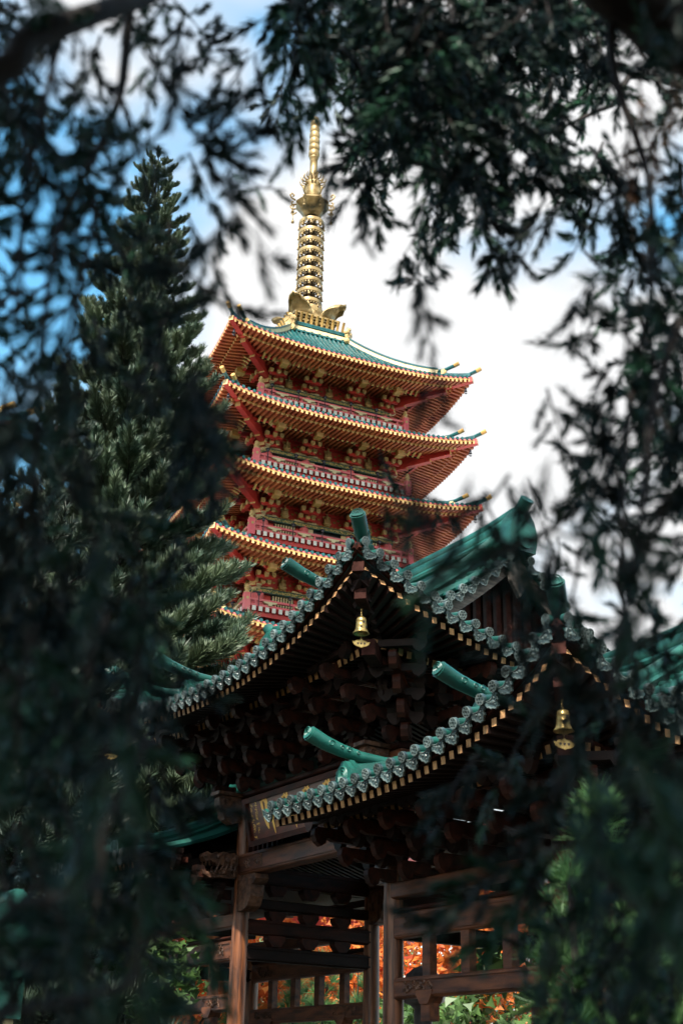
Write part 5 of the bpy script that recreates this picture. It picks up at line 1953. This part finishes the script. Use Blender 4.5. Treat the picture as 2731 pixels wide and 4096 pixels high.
BUSH = (
    (1850, 4080, 43, 1.3, 'green broadleaf tree below the maples, right of the gate'),
    (1560, 4020, 60, 1.6, 'green tree behind the back columns of the gate'),
    (420, 3880, 24, 0.8, 'leafy green shrub with bright leaves left of the gate'),
    (1150, 4010, 54, 1.6, 'green tree behind the left back transom'),
    (2500, 3950, 22, 1.2, 'green tree at the lower right edge behind near leaves'),
    (2650, 3500, 26, 1.2, 'green tree high at the right edge behind near leaves'),
    (980, 3980, 58, 1.6, 'green tree far behind the left column of the gate'),
)
for i, (px, py, d, sc, lab) in enumerate(BUSH):
    p = sight(px, py, d)
    broad_tree('garden_tree', lab, (p.x, p.y, 0), p.z, sc, BUSHC[i % 2], 'garden trees beyond the gate', 60 + i)
# young pines with long bright needles
def pine_crown(seed):
    r = random.Random(seed)
    b = MB()
    for t in range(46):
        a = r.random() * 6.28
        z = r.uniform(0, 1)
        rad = (1 - z) * 0.95 + 0.1
        o = Vector((math.cos(a) * rad * r.random() ** 0.5, math.sin(a) * rad * r.random() ** 0.5, z * 2.2))
        for i in range(46):
            nd = (Vector((math.cos(a) * 0.6, math.sin(a) * 0.6, 0.8)) + rv(r) * 0.85).normalized()
            w = nd.cross(rv(r)).normalized() * 0.010
            ln = r.uniform(0.22, 0.4)
            b.add([o - w, o + w, o + nd * ln], [(0, 1, 2)])
    return b.mesh('crown', ['pine_green'])
PINC = [pine_crown(500), pine_crown(501)]
for i, (px, py, d, sc, lab) in enumerate((
        (1290, 4060, 42, 1.3, 'bright green young pine seen under the back transom of the gate'),
        (1430, 4080, 42, 1.2, 'bright green young pine beside the back middle column'),
        (1170, 4090, 43, 1.2, 'bright green young pine near the left back column'),
        (960, 4050, 44, 1.2, 'bright green young pine right of the far front column'),
        (2420, 3600, 9, 0.55, 'pale green pine top among the near leaves at lower right'),
        (2620, 3750, 9.5, 0.55, 'pale green pine top at the lower right edge'),
        (2300, 3900, 8.5, 0.5, 'pale green pine top under the right gate roof'))):
    p = sight(px, py, d)
    t = thing('pine_tree', lab, 'tree', (p.x, p.y, 0), 0, 'young pines around the gate')
    b = MB()
    b.tube([(0, 0, 0), (0, 0, p.z + 1.2 * sc)], [0.07, 0.02], 6)
    ob('trunk', b.mesh('trunk', ['bark']), t)
    for q in range(3):
        ob('crown', PINC[(i + q) % 2], t, (0, 0, p.z - 0.9 * sc - q * 1.4 * sc), (0, 0, i + q), (sc * (1 + 0.25 * q),) * 3)

# ================================================================== NEIGHBOURING BUILDINGS AT THE LEFT EDGE
# a second, lower tower: only its right-hand roof corners reach into the view
TIERS2 = TIERS
def small_tower():
    s = 5.2
    z_top = None
    c = sight(95, 1700, 52)
    x = Vector((math.cos(PROT), math.sin(PROT), 0))
    y = Vector((-math.sin(PROT), math.cos(PROT), 0))
    ctr = c - x * s + y * s
    t = thing('bell_tower', 'dark tower with teal roofs and gilded corners, cut off by the left edge', 'tower', (ctr.x, ctr.y, 0), PROT)
    zt = c.z - 0.4
    w = 3.0
    m = MB()
    m.box((0, 0, zt / 2), (2 * w, 2 * w, zt))
    ob('wall', m.mesh('wall', ['wood_red']), t)
    for k_, E in enumerate((zt, zt - 4.6, zt - 9.2, zt - 13.8)):
        r = MB()
        def zz(a, d):
            tt_ = (s - d) / (s - w)
            return E + 1.5 * (0.5 * tt_ + 0.5 * tt_ * tt_) + 0.7 * abs(a) ** 3 * (1 - tt_) ** 2
        sv = [-1 + i / 8 for i in range(17)]
        for k in range(4):
            ds = (s, s - 0.4, s - 0.9, s - 1.5, w)
            r.grid([[(*kxy(k, a * d, d), zz(a, d)) for a in sv] for d in ds], 0)
            r.grid([[(*kxy(k, a * d, d), zz(a, s - (s - d) * 0.3) - 0.25) for a in sv] for d in ds], 1, True)
        roof = ob('roof', r.mesh('roof', ['teal_p', 'wood_red']), t)
        for k in range(4):
            f = MB()
            f.strip([(*kxy(k, a * s, s), zz(a, s) - 0.1) for a in sv], 0.1, 0.2, 0)
            ob('fascia', f.mesh('fascia', ['wood_red']), roof)
            n = 30
            rr = MB()
            for j in range(n):
                u = -s + 0.2 + j * (2 * s - 0.4) / (n - 1)
                d1 = max(abs(u), s - 1.4)
                rr.bar((*kxy(k, u, s - 0.02), zz(u / s, s) - 0.3), (*kxy(k, u, d1 - 0.05), zz(u / s, s) - 0.25), 0.14, 0.15, 0, endm=1)
            ob('rafters', rr.mesh('rafters', ['wood_red', 'gold']), roof, kind='stuff')
            h = MB()
            sx, sy = ((-1, -1), (1, -1), (1, 1), (-1, 1))[k]
            pts = [(sx * d, sy * d, zz(1, d) + 0.15) for d in (s, s - 0.5, s - 1.0, s - 1.6, w)]
            h.strip(pts, 0.3, 0.35, 0)
            for d, lift in ((s - 0.05, 0.3), (s - 1.1, 0.7)):
                z = zz(1, d) + lift
                h.tube([(sx * (d - 0.6), sy * (d - 0.6), z - 0.15), (sx * (d + 0.3), sy * (d + 0.3), z + 0.05)], 0.13, 10, 0)
                h.tube([(sx * (d + 0.2), sy * (d + 0.2), z + 0.03), (sx * (d + 0.65), sy * (d + 0.65), z + 0.16)], 0.15, 10, 1)
            ob('hip_ridge', h.mesh('hip_ridge', ['teal_p', 'gold'], 'auto'), roof)
            b = MB()
            prof = [(max(0.001, math.sin(math.pi * i / 8)) * 0.34, -math.cos(math.pi * i / 8) * 0.34) for i in range(9)]
            d = s - 1.0
            b.lathe(prof, 12, (sx * d, sy * d, zz(1, d) + 0.45))
            for a_ in range(6):
                an = a_ * math.pi / 3
                b.lathe([(0.001, -0.12), (0.12, 0), (0.001, 0.12)], 8, (sx * d + 0.3 * math.cos(an), sy * d + 0.3 * math.sin(an), zz(1, d) + 0.45))
            ob('ridge_end', b.mesh('ridge_end', ['gold_bright'], True), roof)
small_tower()

# courtyard wall with a tiled coping and gilded medallions, low on the left
wp = sight(-150, 3850, 15.0)
wl = thing('courtyard_wall', 'teal tiled courtyard wall with round gold medallions at lower left', 'wall', (wp.x, wp.y, 0), R_(33.3))
zt = wp.z
m = MB()
m.box((0, 2.2, (zt - 0.6) / 2), (0.35, 7.0, zt - 0.6))
ob('wall_body', m.mesh('wall_body', ['cream']), wl)
m = MB()
m.box((0, 2.2, zt - 0.25), (0.45, 7.1, 0.7))
ob('frieze', m.mesh('frieze', ['teal']), wl)
for i in range(10):
    m = MB()
    m.prism([(0.16 * math.cos(q * math.pi / 8), 0.16 * math.sin(q * math.pi / 8)) for q in range(16)], (0, 0, 0), (0, 1, 0), (0, 0, 1), (1, 0, 0), 0.05)
    m.tube([(-0.03, 0.13 * math.cos(q * math.pi / 6), 0.13 * math.sin(q * math.pi / 6)) for q in range(13)], 0.015, 4, 0, cap=False)
    ob('medallion', m.mesh('medallion', ['gold_bright']), wl, (-0.25, -0.8 + i * 0.62, zt - 0.2))
m = MB()
sec = [(-0.55, 0), (0.55, 0), (0.5, 0.08), (0.12, 0.38), (-0.12, 0.38), (-0.5, 0.08)]
m.prism(sec, (0, 2.2, zt + 0.1), (1, 0, 0), (0, 0, 1), (0, 1, 0), 7.4)
m.tube([(0, -1.5, zt + 0.5), (0, 5.9, zt + 0.5)], 0.12, 10)
ob('coping', m.mesh('coping', ['teal']), wl)
tm = MB()
tm.tube([(-0.12, 0, 0.4), (-0.6, 0, 0.04)], 0.07, 8)
TC = tm.mesh('coping_tile', ['teal'], 'auto')
for i in range(28):
    ob('coping_tile', TC, wl, (0, -1.4 + i * 0.26, zt + 0.1))
# dark carved stone finial standing behind the right bay of the gate
fp = sight(1690, 3930, 27)
fs = thing('stone_finial', 'dark rounded stone finial standing just behind the gate beside the maple', 'finial', (fp.x, fp.y, 0))
m = MB()
m.lathe([(0.3, 0), (0.26, 0.3), (0.2, 0.5), (0.18, fp.z - 0.5), (0.3, fp.z - 0.4)], 14)
ob('shaft', m.mesh('shaft', ['rock'], True), fs)
m = MB()
m.lathe([(0.3, -0.42), (0.42, -0.36), (0.44, -0.25), (0.42, -0.05), (0.34, 0.14), (0.2, 0.26), (0.06, 0.31), (0.001, 0.31)], 18, lobes=9, lob=0.03)
ob('bud', m.mesh('bud', ['rock'], True), fs, (0, 0, fp.z))
